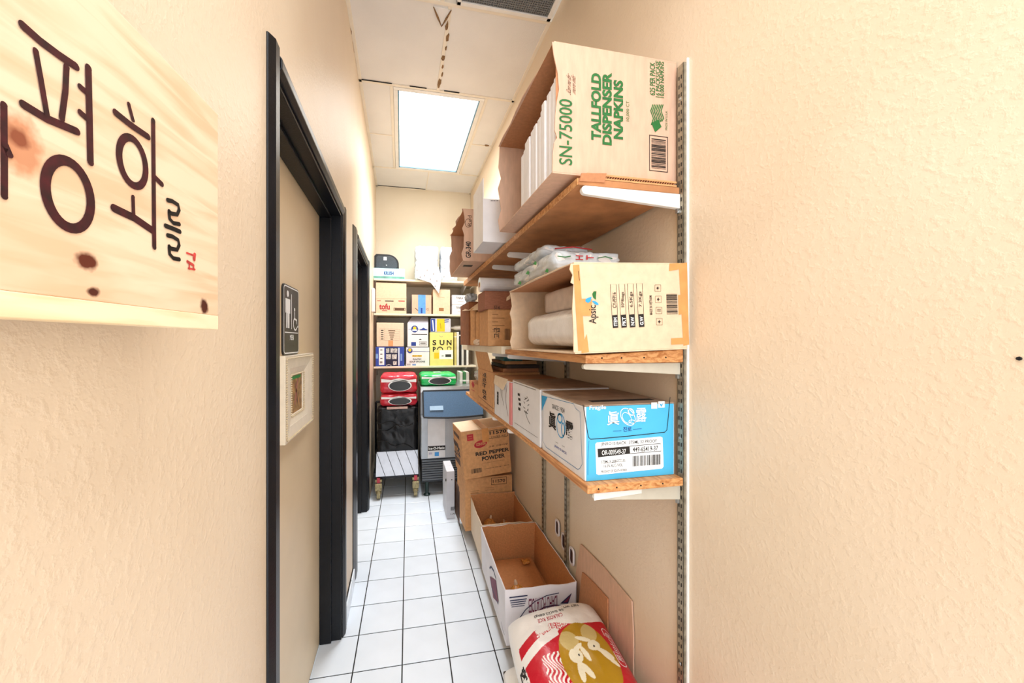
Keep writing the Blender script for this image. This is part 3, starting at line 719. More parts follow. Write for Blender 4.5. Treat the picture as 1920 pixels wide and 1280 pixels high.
for k, (x_, ta, tb) in enumerate(((1144, 'CY-PFP16', 'ITEM'), (1160, '50*8bags', 'PKT'), (1176, '6.5Kgs', 'N.W'), (1193, '7.3Kgs', 'G.W'))):
    y_ = 533 - k * .6
    F.line([(x_, y_), (x_ + 11, y_), (x_ + 13.5, y_ + 57), (x_ + 3, y_ + 58)], .001, INK, 1, True)
    F.poly([(x_ + 3, y_ + 58), (x_ + 13.5, y_ + 57), (x_ + 15, y_ + 81), (x_ + 5, y_ + 82)], INK, 1)
    F.text(ta, (x_ + 4.5, y_ + 44), (x_ + 10.5, y_ + 15), INK, 90, .01, 2); F.text(tb, (x_ + 6.5, y_ + 78), (x_ + 12.5, y_ + 62), INKW, 90, .02, 2)
F.text('MADE IN VIETNAM', (1218, 590), (1222, 554), INK, 90, .01)
for k, yy in enumerate((534, 555, 576, 597)):
    x_ = 1227.5 + k; F.line([(x_, yy), (x_ + 11, yy), (x_ + 11, yy + 12), (x_, yy + 12)], .0011, INK, 1, True)
    if k == 2:
        for q in (4, 7): F.line([(x_ + 2, yy + q), (x_ + 9, yy + q)], .0014, INK, 2)
    else: F.poly([(x_ + 2.5, yy + 6), (x_ + 6, yy + 2.5), (x_ + 6, yy + 5), (x_ + 9, yy + 6), (x_ + 6, yy + 7), (x_ + 6, yy + 9.5)], INK, 2)
F.barcode((1250, 589), (1269, 550), INK, False, 9, 1); F.line([(1084, 508), (1086, 526)], .0012, INK, 2); F.flush()
def softbox(name, mat, parent, x0, x1, y0, y1, z0, z1, r=.03, amp=.006, fr=14, seed=0, n=12, local=False, label=None, kind=None):
    """rounded, crumpled soft package"""
    bm = bmesh.new(); bmesh.ops.create_cube(bm, size=2)
    bmesh.ops.subdivide_edges(bm, edges=bm.edges, cuts=n, use_grid_fill=True)
    sx, sy, sz = (x1 - x0) / 2, (y1 - y0) / 2, (z1 - z0) / 2; c = Vector(((x0 + x1) / 2, (y0 + y1) / 2, (z0 + z1) / 2))
    for v in bm.verts:
        p = Vector((v.co.x * sx, v.co.y * sy, v.co.z * sz)); rr = min(r, sx * .99, sy * .99, sz * .99)
        q = Vector((max(-sx + rr, min(sx - rr, p.x)), max(-sy + rr, min(sy - rr, p.y)), max(-sz + rr, min(sz - rr, p.z))))
        dd = p - q
        if dd.length > 1e-6: p = q + dd.normalized() * rr
        nn = mnoise.noise(p * fr + Vector((seed * 7.1, seed * 3.3, 0))) + .5 * mnoise.noise(p * fr * 2.3 + Vector((seed, 0, 0)))
        k = p.normalized() if p.length else Vector((0, 0, 1))
        p = p - k * abs(nn) * amp * 1.6
        v.co = c + p
        if v.co.z < z0: v.co.z = z0
    me = D.meshes.new(name)
    if parent is not None and not local:
        iv = WM[parent.name].inverted()
        for v in bm.verts: v.co = iv @ v.co
    bm.to_mesh(me); bm.free(); me.materials.append(mat); me.polygons.foreach_set('use_smooth', [True] * len(me.polygons))
    o = D.objects.new(name, me); COL.objects.link(o)
    if parent is not None: o.parent = parent; WM[o.name] = WM[parent.name].copy()
    else: WM[o.name] = Matrix.Identity(4)
    if label: o['label'] = label
    if kind: o['kind'] = kind
    return o
o = softbox('plastic_bag_pack', WFILM, None, .475, .775, .935, 1.40, 1.416, 1.532, .04, .006, 10, 2); tag(o, 'rounded white plastic pack lying in the bottom of the pale open carton', 'plastic pack')
o = softbox('wrapped_box', M('grey_wrapped_pack', '#d9c9c0', .35, var=.06, vs=30), None, .53, .77, 1.02, 1.34, 1.534, 1.615, .012, .003, 12, 3); tag(o, 'greyish wrapped pack on top of the white pack inside the pale carton', 'plastic pack')
# wrapped bundles of bags on top
def bundle(label, x0, x1, y0, y1, z0, z1, seed):
    t = thing('bag_bundle', label, 'plastic bags', ((x0 + x1) / 2, (y0 + y1) / 2, z0), group='wrapped bundles on the pale carton')
    softbox('bags', WFILM, t, x0 + .006, x1 - .004, y0 + .006, y1 - .006, z0 + .003, z1 - .004, .02, .008, 22, seed, 14)
    softbox('wrap', FILM, t, x0, x1, y0, y1, z0, z1, .024, .012, 30, seed + 3, 16)
    return t
b1 = bundle('clear wrapped bundle of printed white bags lying directly on the pale carton', .462, .70, 1.08, 1.53, 1.652, 1.722, 4)
b2_ = bundle('upper clear wrapped bundle of white bags, topmost on the pale carton', .475, .66, 1.22, 1.56, 1.724, 1.775, 9)
F = Face(b1, 1, -.225, -1, .001)
F.text('H', (1079, 487), (1093, 479), INKR, 90, .02); F.text('T', (1099, 487), (1113, 479), INKR, 90, .02); F.line([(1045, 480), (1060, 482), (1070, 480)], .003, INKG); F.line([(1120, 484), (1135, 481), (1148, 485)], .003, INKG); F.flush()
F = Face(b1, 0, -.119, -1, .001)
for px, py in ((1004, 493), (1026, 507), (975, 530), (990, 511)): F.poly([(px - 4, py + 2), (px, py - 4), (px + 3, py - 1), (px + 2, py + 4)], M('green_bag_print', '#109a3a', .5, var=.1), 0)
F.flush()
F = Face(b2_, 1, -.17, -1, .001); F.line([(1040, 466), (1075, 463), (1110, 468)], .004, INKR); F.flush()
# 514 carton
def closed_carton(name, label, x0, x1, y0, y1, z0, z1, mat, rot=(0, 0, 0), group=None, tape=None, topmat=None, seam='x', cat='carton'):
    c = Vector(((x0 + x1) / 2, (y0 + y1) / 2, z0)); t = thing(name, label, cat, c, rot, group)
    a, b, d0, d1, h = x0 - c.x, x1 - c.x, y0 - c.y, y1 - c.y, z1 - z0
    MB().box(a, b, d0, d1, 0, h - .004).build('body', mat, t, local=True, bevel=.003)
    tm = topmat or mat
    if seam == 'x':
        MB().box(a + .001, b - .001, d0 + .001, -.001, h - .0038, h).build('flap', tm, t, local=True, bevel=.001); MB().box(a + .001, b - .001, .001, d1 - .001, h - .0038, h).build('flap', tm, t, local=True, bevel=.001)
    else:
        MB().box(a + .001, -.001, d0 + .001, d1 - .001, h - .0038, h).build('flap', tm, t, local=True, bevel=.001); MB().box(.001, b - .001, d0 + .001, d1 - .001, h - .0038, h).build('flap', tm, t, local=True, bevel=.001)
    if tape:
        m = MB()
        if seam == 'x': m.box(a, b, -.024, .024, h + .0001, h + .0006).box(a - .0008, a - .0001, -.024, .024, h * .75, h)
        else: m.box(-.024, .024, d0, d1, h + .0001, h + .0006).box(-.024, .024, d0 - .0008, d0 - .0001, h * .72, h)
        m.build('tape', tape, t, local=True)
    return t, (a, b, d0, d1, h)
c5, (a, b, d0, d1, h) = closed_carton('brown_carton', 'small brown carton printed 514, behind the pale carton on the middle shelf', .447, .70, 1.91, 2.13, 1.4095, 1.602, CARDO)
F = Face(c5, 1, d0, -1); F.text('514', (926, 580), (937, 573), INKN, 0, .02)
for k in range(5): F.rect((923, 590 + 7 * k), (934 + (k % 2) * 12, 588.5 + 7 * k), INKS)
F.text('고급', (926, 634), (937, 614), INK, 90, .01); F.barcode((946, 637), (956, 616), INKN, True, 4); F.flush()
MB().hexa([P(957, 553, 1, 1.90), P(956, 561, 1, 1.90), P(912, 580, 1, 2.0), P(866, 583, 1, 2.5), P(957, 551.5, 1, 1.905), P(957, 559, 1, 1.92), P(914, 577, 1, 2.02), P(880, 573, 1, 2.5)]).build('lifted_flap', CARDL, c5, label='pale inner side of the lifted flap')
o, _ = closed_carton('paper_pack', 'dark brown paper pack lying on the small 514 carton', .43, .60, 1.915, 2.09, 1.603, 1.70, M('brown_paper', '#9b6247', .8, var=.12, vs=60, stretch=(1, 1, 6)), cat='paper pack')
rl = thing('paper_roll', 'white plastic wrapped paper roll lying above the brown packs on the middle shelf', 'paper roll', (.53, 2.0, 1.702))
MB().tube([(.42, 2.0, 1.743), (.64, 2.0, 1.743)], .04, 20).build('roll', WFILM, rl, smooth=False)
MB().tube([(.4195, 2.0, 1.743), (.4175, 2.0, 1.743)], .014, 14).build('core', CARDD, rl)
fc, (a, b, d0, d1, h) = closed_carton('dark_carton', 'darker brown carton at the far end of the middle shelf', .425, .75, 2.36, 2.70, 1.4095, 1.69, M('dark_cardboard', '#8f5630', .8, var=.1, vs=30, bump=.1, bs=200))
for k, (yy, xx, hh_, lb) in enumerate(((2.30, .452, .23, 'brown paper roll standing against the dark carton on the middle shelf'), (2.20, .468, .20, 'crumpled brown paper roll standing beside the small 514 carton'))):
    t = thing('brown_paper_roll', lb, 'paper roll', (xx, yy, 1.4095), group='brown paper rolls')
    MB().lathe([(.024, 0), (.027, .01), (.026, hh_ * .5), (.028, hh_ * .9), (.024, hh_), (.012, hh_), (.011, hh_ - .02)], (0, 0, 0), 12).build('roll', CARDO, t, local=True, smooth=False)
o = softbox('crumpled_paper', CARDL, None, .415, .475, 2.12, 2.18, 1.4095, 1.45, .02, .02, 45, 4, 8); tag(o, 'crumpled scrap of brown paper on the edge of the white shelf board', 'paper scrap')
o = softbox('plastic_film', FILM, None, .43, .52, 2.5, 2.6, 1.691, 1.77, .03, .03, 28, 6, 10); tag(o, 'wad of clear plastic film on the dark carton at the end of middle shelf', 'plastic film')

# ---- lowest shelf
jn, (a, b, d0, d1, h) = closed_carton('blue_bottle_carton', 'sky blue and white bottle carton at the near end of the lowest shelf', .505, .793, .965, 1.29, 1.0385, 1.252, WHITEC, topmat=M('grey_brown_flap', '#a58d78', .7, var=.12, vs=20))
MB().box(a + .004, b - .004, d0 - .0012, d0 - .0002, .001, h - .004).build('blue_end', SKYC, jn, local=True)
MB().box(a + .05, b - .03, d0 + .05, d0 + .075, h + .0002, h + .001).build('flap_gap', DARK, jn, local=True)
F = Face(jn, 1, d0 - .0012, -1)
F.line([(1093, 758), (1099, 795), (1103, 819), (1107, 823), (1125, 822), (1180, 817), (1246, 810), (1250, 806), (1253, 780), (1256, 744)], .0022, INK)
F.line([(1104, 826), (1102, 860), (1102, 890)], .001, INKB)
F.text('Fragile', (1105, 770), (1136, 759), INKW, 0, .015)
F.text('眞', (1138, 797), (1161, 770), INKW, 0, .01); F.text('露', (1192, 791), (1212, 764), INKW, 0, .01); F.text('진로', (1168, 809), (1184, 799), INKB, 0, .01)
F.line([(1149, 808), (1165, 807)], .0013, INKB); F.line([(1187, 805), (1203, 803)], .0013, INKB)
for rx, ry, cx_, cy_, wd in ((13, 16, 1177, 781, .0022), (8, 10, 1175, 783, .0015), (5, 6, 1183, 772, .003), (6, 3, 1185, 790, .002)):
    F.line([(cx_ + rx * math.cos(t_) + .3 * ry * math.sin(t_), cy_ + ry * math.sin(t_)) for t_ in [2 * math.pi * k / 20 for k in range(20)]], wd, INKW, 0, True)
F.rect((1221, 766), (1232, 754), INKW); F.rect((1234, 764), (1246, 752), INKW)
F.line([(1224.5, 763), (1224.5, 756)], .001, SKYI, 1); F.line([(1228.5, 763), (1228.5, 756)], .001, SKYI, 1); F.poly([(1236, 755), (1240, 758), (1244, 754), (1241, 760), (1239, 763)], SKYI, 1)
F.poly([(1116, 832), (1119, 829), (1238, 818), (1242, 820), (1244, 874), (1241, 878), (1122, 890), (1118, 888)], INKW, 0, 'label')
F.text('JINRO IS BACK  375ML 32 PROOF', (1126, 837), (1231, 823), INK, 0, .005)
F.poly([(1120, 841), (1180, 836), (1181, 850), (1121, 857)], INK, 1); F.text('OR-009549-37', (1128, 853), (1173, 841), INKW, 0, .005, 2)
F.line([(1180, 836), (1238, 831), (1239, 845), (1181, 850)], .0016, INK, 1, True); F.text('449-65419-37', (1186, 847), (1233, 835), INK, 0, .005, 2)
F.text('375ML X 20BOTTLES', (1127, 868), (1172, 860), INK, 0, .005); F.line([(1127, 869), (1173, 864)], .0006, INK, 1); F.text('16.0% ALC./VOL.', (1132, 876), (1168, 868), INK, 0, .005); F.text('PRODUCT OF SOUTH KOREA', (1127, 886), (1175, 878), INK, 0, .005)
F.barcode((1186, 874), (1238, 851), INK, True, 21); F.flush()
F = Face(jn, 0, a, -1); TEAL = M('blue_line_ink', '#2a7fb0', .5, var=0)
F.line([(1019, 742), (1076, 757), (1080, 766), (1088, 772), (1092, 870), (1088, 877), (1084, 880), (1024, 838), (1018, 826)], .0016, TEAL, 0, True)
F.poly([(1016, 741), (1027, 743.5), (1016.5, 770)], SKYI, 1)
F.text('眞', (1029, 800), (1043, 776), INK, 0, .02); F.text('露', (1061, 818), (1076, 794), INK, 0, .02); F.text('SINCE 1924', (1036, 765), (1059, 766), INK, 0, .0)
for rx, ry, cx_, cy_, wd in ((8, 22, 1052, 798, .004), (4, 8, 1050, 784, .006), (3, 12, 1056, 805, .005)):
    F.line([(cx_ + rx * math.cos(t_), cy_ + ry * math.sin(t_) + (rx * math.cos(t_)) * .5) for t_ in [2 * math.pi * k / 20 for k in range(20)]], wd, SKYI, 0, True)
F.text('JINRO IS BACK', (1040, 838), (1063, 848), INKB, 0, .01); F.line([(1042, 828), (1047, 831)], .001, INK); F.line([(1054, 835), (1059, 838)], .001, INK); F.flush()
w2, (a, b, d0, d1, h) = closed_carton('white_bottle_carton', 'white carton with grey sketch, second from the front on the lowest shelf', .503, .785, 1.305, 1.655, 1.0385, 1.258, WHITEC, topmat=M('grey_brown_flap', '#a58d78'))
F = Face(w2, 0, a, -1); GI = M('charcoal_ink', '#3c3a38', .6, var=.1)
for k, (x_, y_) in enumerate(((971, 735), (972, 744), (973, 753), (972, 762))): F.rect((x_, y_ + 6), (x_ + 4, y_ + 3), INK)
for k in range(9):
    t_ = k * .7; F.line([(987 + 5 * math.cos(t_) + q * .8 * math.cos(t_ + q), 757 + 14 * math.sin(t_) + q) for q in range(5)], .003, GI)
F.line([(984, 770), (989, 785), (994, 795)], .003, GI); F.line([(963, 716), (1005, 731)], .003, INKGR); F.line([(965, 792), (1008, 820)], .002, INKGR); F.flush()
p3, (a, b, d0, d1, h) = closed_carton('pink_edged_carton', 'white carton with pink edge and torn hanging flap, third on the lowest shelf', .501, .78, 1.668, 1.985, 1.0385, 1.248, WHITEC, topmat=CARDD)
MB().box(a - .0008, a + .02, d0 - .0006, d0 + .03, .004, h - .008).build('pink_edge', PINKC, p3, local=True)
F = Face(p3, 0, a, -1)
for k in range(4): F.rect((932, 739 + 6 * k), (935, 735 + 6 * k), INK)
F.line([(943, 715), (941, 740), (945, 760)], .006, INKGR); F.line([(951, 722), (948, 745), (950, 765), (953, 780)], .005, M('rose_grey_ink', '#8c6a70', .6, var=.1)); F.line([(938, 718), (940, 745)], .004, INKGR); F.flush()
MB().hexa([(a, d0 + .06, h), (a, d1 - .01, h), (a - .012, d1 - .03, h - .04), (a - .012, d0 + .10, h - .055), (a + .003, d0 + .06, h + .002), (a + .003, d1 - .01, h + .002), (a - .010, d1 - .03, h - .038), (a - .010, d0 + .10, h - .053)]).build('torn_flap', CARDBW, p3, local=True)
k4, (a, b, d0, d1, h) = closed_carton('tan_carton', 'tan carton with vertical black Korean lettering and upright flap on the lowest shelf', .499, .77, 2.0, 2.42, 1.0385, 1.262, CARDO, topmat=CARDD)
F = Face(k4, 0, a, -1); F.text('맛있는 김치', (905, 745), (912, 700), INK, 270, .03); F.line([(897, 741), (899, 744), (925, 766), (928, 762), (925, 698)], .003, INKN); F.flush()
MB().hexa([(a, d0 + .02, h), (a, d1, h), (a - .02, d1 + .02, h + .14), (a - .02, d0 + .12, h + .14), (a + .004, d0 + .02, h), (a + .004, d1, h), (a - .016, d1 + .02, h + .14), (a - .016, d0 + .12, h + .14)]).build('upright_flap', CARDO, k4, local=True)
k5, (a, b, d0, d1, h) = closed_carton('low_carton', 'low tan carton with red print at the far end of the lowest shelf', .503, .76, 2.44, 2.76, 1.0385, 1.145, CARDO, topmat=CARDD)
F = Face(k5, 0, a, -1); F.poly([(884, 718), (887, 714), (890, 722), (887, 728)], INKR); F.line([(884, 730), (890, 733)], .004, INKR); F.flush()
o = softbox('plastic_bag', FILM, None, .515, .64, 2.5, 2.70, 1.146, 1.24, .045, .03, 16, 8, 12); tag(o, 'puffed clear plastic bag lying on the low carton at the shelf end', 'plastic bag')
for k, (z_, x0_, y0_, y1_, mt, lb) in enumerate(((1.2625, .56, 2.02, 2.40, CARDD, 'flat dark cardboard tray lying on the tan carton, lowest of the pile'), (1.282, .575, 2.0, 2.36, M('dark_tray', '#3a2a20', .6, var=.2), 'very dark flat tray in the pile on the tan carton'), (1.302, .58, 2.05, 2.37, CARDO, 'thin tan tray on top of the dark flat tray'))):
    t = thing('flat_tray', lb, 'tray', (.66, 2.2, z_)); m = MB(); x1_ = .77
    m.box(x0_, x1_, y0_, y1_, z_, z_ + .004); m.build('base', mt, t)
    for bx in ((x0_, x1_, y0_, y0_ + .004), (x0_, x1_, y1_ - .004, y1_), (x0_, x0_ + .004, y0_ + .004, y1_ - .004), (x1_ - .004, x1_, y0_ + .004, y1_ - .004)): MB().box(*bx, z_ + .004, z_ + .0185).build('rim', mt, t)
o, _ = closed_carton('teal_box', 'small teal box lying under the middle shelf on the trays', .585, .70, 2.1, 2.3, 1.307, 1.345, M('teal_print', '#3d8c92', .5, var=.3, vs=80))

# ------------------------------------------------------------------ floor goods at right
pal = thing('support_pallet', 'low black plastic pallet added as a support, almost hidden under the potato boxes', 'pallet', (.68, 2.2, 0))  # support added under the potato and pepper cartons, which sit above the floor
PB = M('black_support_plastic', '#15130f', .6, var=.1)
for x_ in (.56, .665, .775): MB().box(x_ - .018, x_ + .018, 1.56, 2.94, .001, .06).build('runner', PB, pal, bevel=.004)
for k in range(9): MB().box(.535, .795, 1.56 + .155 * k, 1.56 + .155 * k + .12, .0605, .088).build('slat', PB, pal, bevel=.003)
def top_open(name, label, x0, x1, y0, y1, z0, z1, flare, rot, mat, inmat, group, seed, tall_back=0.):
    c = Vector(((x0 + x1) / 2, (y0 + y1) / 2, z0)); t = thing(name, label, 'carton', c, rot, group)
    a, b, d0, d1, h = x0 - c.x, x1 - c.x, y0 - c.y, y1 - c.y, z1 - z0; f = flare; r = random.Random(seed)
    n = 8
    def wallsheet(p0, p1, q0, q1, inward, nm):
        # bottom p0->p1, top q0->q1, wavy top
        B = [Vector(p0).lerp(Vector(p1), k / n) for k in range(n + 1)]
        T = [Vector(q0).lerp(Vector(q1), k / n) + Vector((0, 0, 0 if k in (0, n) else r.uniform(-.006, .004))) for k in range(n + 1)]
        for k in range(1, n): T[k] += -Vector(inward) * (.002 * math.sin(math.pi * k / n))
        I = Vector(inward) * .0045
        vs = B + T + [p + I for p in B] + [p + I for p in T]; m_ = n + 1; fs = []; mi = []
        for k in range(n):
            fs.append((k, k + 1, m_ + k + 1, m_ + k)); mi.append(0)
            fs.append((2 * m_ + k, 3 * m_ + k, 3 * m_ + k + 1, 2 * m_ + k + 1)); mi.append(1)
            fs.append((m_ + k, m_ + k + 1, 3 * m_ + k + 1, 3 * m_ + k)); mi.append(0)
            fs.append((k, 2 * m_ + k, 2 * m_ + k + 1, k + 1)); mi.append(0)
        fs.append((0, m_, 3 * m_, 2 * m_)); mi.append(0); fs.append((n, 2 * m_ + n, 3 * m_ + n, m_ + n)); mi.append(0)
        mm = MB(); mm.v = [tuple(v) for v in vs]; mm.f = [list(x_) for x_ in fs]; mm.mi = mi
        return mm.build(nm, [mat, inmat], t, local=True)
    wallsheet((a, d0, 0), (b, d0, 0), (a - f, d0, h), (b + f, d0, h), (0, 1, 0), 'end_panel')
    wallsheet((a, d1, 0), (b, d1, 0), (a - f, d1, h + tall_back), (b + f, d1, h + tall_back), (0, -1, 0), 'end_panel')
    wallsheet((a, d0, 0), (a, d1, 0), (a - f, d0, h), (a - f, d1, h), (1, 0, 0), 'side_panel')
    wallsheet((b, d0, 0), (b, d1, 0), (b + f, d0, h), (b + f, d1, h), (-1, 0, 0), 'side_panel')
    MB().box(a + .002, b - .002, d0 + .002, d1 - .002, 0.0005, .005).build('bottom_panel', inmat, t, local=True)
    return t, (a, b, d0, d1, h)
INB = M('raw_brown_liner', '#c88a56', .8, var=.08, vs=120, bump=.08, bs=300)
WB = M('white_liner_board', '#e6e2e6', .55, var=.03, vs=10)
pa, (a, b, d0, d1, h) = top_open('potato_carton', 'white open potato carton with brown inside, nearer of two, behind the rice bag', .462, .788, 1.585, 2.16, .0885, .335, .006, (0, 0, math.radians(-1.5)), WB, INB, 'open potato cartons', 3)
pb, (pa_, pb_, pd0, pd1, ph) = top_open('potato_carton', 'farther open potato carton, in front of the red pepper boxes', .482, .796, 2.185, 2.60, .0885, .33, .004, (0, 0, math.radians(-1.5)), CARDBW, INB, 'open potato cartons', 5, .02)
F = Face(pa, 1, d0 - .0022, -1)
PK = M('plum_ink', '#7b2a4a', .6, var=.1); NV = M('navy_ink', '#20284f', .6, var=.08)
F.line([(973, 1160), (985, 1143), (1003, 1127), (1025, 1116), (1048, 1111)], .004, NV); F.text('IDAHO POTATOES', (991, 1149), (1045, 1115), PK, 180, .01); F.line([(1005, 1148), (1020, 1138), (1040, 1134), (1052, 1135)], .006, NV)
F.poly([(1072, 1111), (1065, 1131), (1050, 1131)], NV); F.poly([(1070, 1115), (1064, 1128), (1056, 1129)], PK, 1)
for k in range(5): F.rect((955 + k, 1119 + 4 * k + (2 if k else 0)), (989 - 1.4 * k, 1117 + 4 * k + (2 if k else 0)), NV)
F.flush()
F = Face(pa, 0, a - .0065, -1)
F.line([(918, 1065), (921, 1062), (926, 1070), (930, 1085)], .01, NV); F.poly([(919, 1080), (930, 1088), (934, 1130), (925, 1120)], PK); F.line([(919, 1080), (922, 1100), (934, 1132)], .008, NV, 1); F.line([(940, 1165), (943, 1180), (946, 1190)], .004, NV); F.flush()
MB().hexa([(a + .01, .0, .02), (b - .03, .0, .02), (b - .03, d1 - .02, .045), (a + .01, d1 - .02, .045), (a + .01, .0, .024), (b - .03, .0, .024), (b - .03, d1 - .02, .049), (a + .01, d1 - .02, .049)]).build('inner_flap', M('brown_inner_flap', '#c07f4a', .75, var=.05, vs=60), pa, local=True)
# hand-hole tabs folded up at the wall side
for k, (yy, zz) in enumerate(((1.669, .40), (1.759, .425), (1.838, .455))):
    t = pa; iv = WM[pa.name].inverted(); q = iv @ Vector((.8045, yy, zz))
    m = MB(); o_, i_ = rrect(.05, .085, .02), rrect(.032, .065, .012)
    n_ = len(o_); vs = [(q.x - .003, q.y + p[0], q.z + p[1]) for p in o_] + [(q.x - .003, q.y + p[0], q.z + p[1]) for p in i_] + [(q.x + .003, q.y + p[0], q.z + p[1]) for p in o_] + [(q.x + .003, q.y + p[0], q.z + p[1]) for p in i_]
    fs = []
    for s_ in range(n_):
        e = (s_ + 1) % n_; fs += [(s_, e, n_ + e, n_ + s_), (2 * n_ + s_, 3 * n_ + s_, 3 * n_ + e, 2 * n_ + e), (s_, 2 * n_ + s_, 2 * n_ + e, e), (n_ + s_, n_ + e, 3 * n_ + e, 3 * n_ + s_)]
    m.add(vs, fs); hl = m.build('handle_loop', WB, pa, local=True)
    MB().prism([(q.y + p[0], q.z + p[1]) for p in i_], 0, q.x - .001, q.x + .002).build('handle_back', M('handle_dark', '#3a2327', .6, var=.1), hl, local=True)
ONS = M('onion_skin', '#cf8a3e', .35, var=.25, vs=30, stretch=(6, 6, 1))
def onion(x_, y_, z_, s_, lb, grp=None):
    t = thing('onion', lb, 'onion', (x_, y_, z_), (0, .3, random.uniform(0, 6)), grp)
    pr = [(.001, 0), (.018, .002), (.034, .014), (.041, .032), (.036, .052), (.02, .066), (.008, .074)]
    MB().lathe([(r_ * s_, zz * s_) for r_, zz in pr], (0, 0, 0), 18).build('bulb', ONS, t, local=True, smooth=True)
    MB().lathe([(.008 * s_, .072 * s_), (.006 * s_, .084 * s_), (.003 * s_, .09 * s_)], (0, 0, 0), 8).build('neck', CARDL, t, local=True)
    MB().lathe([(.006 * s_, -.002), (.003 * s_, .002)], (0, 0, 0), 8).build('root', INKN, t, local=True)
onion(.585, 1.80, .098, 1.35, 'round golden onion lying in the nearer potato carton')
onion(.60, 2.535, .098, 1.3, 'golden onion at the left of the pile in the farther potato carton', 'onions in the far carton')
onion(.72, 2.52, .098, 1.2, 'golden onion at the right of the pile in the farther potato carton', 'onions in the far carton')
onion(.66, 2.41, .098, 1.15, 'golden onion at the back of the pile in the farther potato carton', 'onions in the far carton')
o = softbox('onion_peel', ONS, None, .69, .74, 2.06, 2.11, .139, .155, .008, .008, 60, 3, 6); tag(o, 'dry curled onion peel on the inner flap of the nearer potato carton', 'onion peel')
# red pepper powder cartons
lo, (a, b, d0, d1, h) = closed_carton('pepper_carton', 'lower brown red pepper carton standing behind the open potato cartons', .440, .79, 2.615, 2.93, .0885, .462, CARDO, (0, 0, math.radians(2)), 'red pepper cartons', seam='x')
F = Face(lo, 1, d0, -1); F.frame((921, 909), (950, 893), .003, INK); F.text('11570', (924, 905), (947, 897), INK, 0, .02)
F.rect((882, 921), (899, 919), INKN); F.rect((882, 925), (897, 923), INKN); F.rect((910, 915), (926, 913), INKN); F.rect((910, 919), (927, 917), INKN); F.flush()
F = Face(lo, 0, a, -1)
for k in range(6): F.rect((851 + k % 3, 915 + 9 * k), (861 + k % 2, 913 + 9 * k), INKN)
F.flush()
up, (a, b, d0, d1, h) = closed_carton('pepper_carton', 'upper tilted brown red pepper carton, on top of its twin', .4235, .772, 2.572, 2.88, .4825, .822, CARDO, (0, math.radians(-4.6), math.radians(3)), 'red pepper cartons', tape=TAPE, seam='y', topmat=CARDL)
F = Face(up, 1, d0, -1)
F.frame((914, 823), (951, 802), .003, INK); F.text('11570', (918, 815), (949, 804), INK, 0, .03); F.text('10/22.68', (921, 820), (948, 814), INK, 0, .01)
F.rect((876, 827), (887, 813), INKR); F.line([(878, 818), (885, 817)], .002, CARDO, 1); F.line([(878, 823), (885, 822)], .002, CARDO, 1)
F.poly([(901 + 12 * math.cos(t_) , 832 + 7 * math.sin(t_) - 3 * math.cos(t_)) for t_ in [2 * math.pi * k / 24 for k in range(24)]], INKR); F.text('CONFON', (893, 836), (910, 828), CARDO, 0, .03)
F.text('고운 고추가루', (916, 839), (952, 830), INKN, 0, .02); F.text('RED PEPPER', (892, 855), (954, 838), INK, 0, .035); F.text('POWDER', (904, 864), (946, 849), INK, 0, .035)
F.text('POUDRE DE PIMENT', (905, 869), (946, 861), INKN, 0, .0); F.text('CTN/22.68 kg · 50 lb', (908, 880), (955, 870), INK, 0, .01); F.barcode((884, 888), (904, 876), INK, True, 31); F.flush()
F = Face(up, 0, a, -1)
F.rect((851, 812), (861, 818), INKN); F.text('고추', (853, 850), (862, 838), INK, 0, .03); F.rect((851, 828), (859, 832), INKN); F.rect((854, 860), (863, 864), INKN); F.flush()
# white carton on the floor
wf, (a, b, d0, d1, h) = closed_carton('tall_white_carton', 'narrow white carton standing on the tiles beside the ice machine', .360, .425, 3.0, 3.28, .001, .385, M('grey_white_board', '#d3d3d8', .55, var=.03))
F = Face(wf, 1, d0, -1); F.barcode((845, 957), (857, 949), INK, True, 41); F.text('1.75L', (845, 965), (857, 961), INK, 0, .02); F.rect((846, 900), (848, 898), INK); F.rect((835, 902), (837, 897), INK); F.flush()
# leaning cardboard sheets
def lean(label, pix, x_, th_, mat):
    pts = [P(px, py, 0, x_) for px, py in pix]; zb_ = .001
    t = thing('cardboard_sheet', label, 'cardboard', (x_, sum(p.y for p in pts) / len(pts), zb_), group='flattened cardboard leaning on the right wall')
    poly = [(p.y, p.z) for p in pts]; m = MB(); n = len(poly)
    vs = []
    for s_ in (0, 1):
        for y_, z_ in poly: vs.append((x_ + s_ * th_ - (.55 - z_) * .0, y_, z_))
    fs = [list(range(n)), list(range(n, 2 * n))[::-1]] + [(i, (i + 1) % n, n + (i + 1) % n, n + i) for i in range(n)]
    m.add(vs, fs); m.build('sheet', mat, t, bevel=.0015)
    return t
yA = P(1088, 1020, 0, .80)
lean('tall flattened brown cardboard sheet leaning against the right wall beside the rice bag', [(1088, 1019), (1130, 1062), (1184, 1127), (1187, 1190), (1187, 1560), (1040, 1330)], .806, .006, CARD)
lean('shorter brown cardboard sheet leaning in front of the tall one', [(1091, 1072), (1112, 1092), (1139, 1122), (1139, 1500), (1060, 1350)], .7985, .006, CARDD)

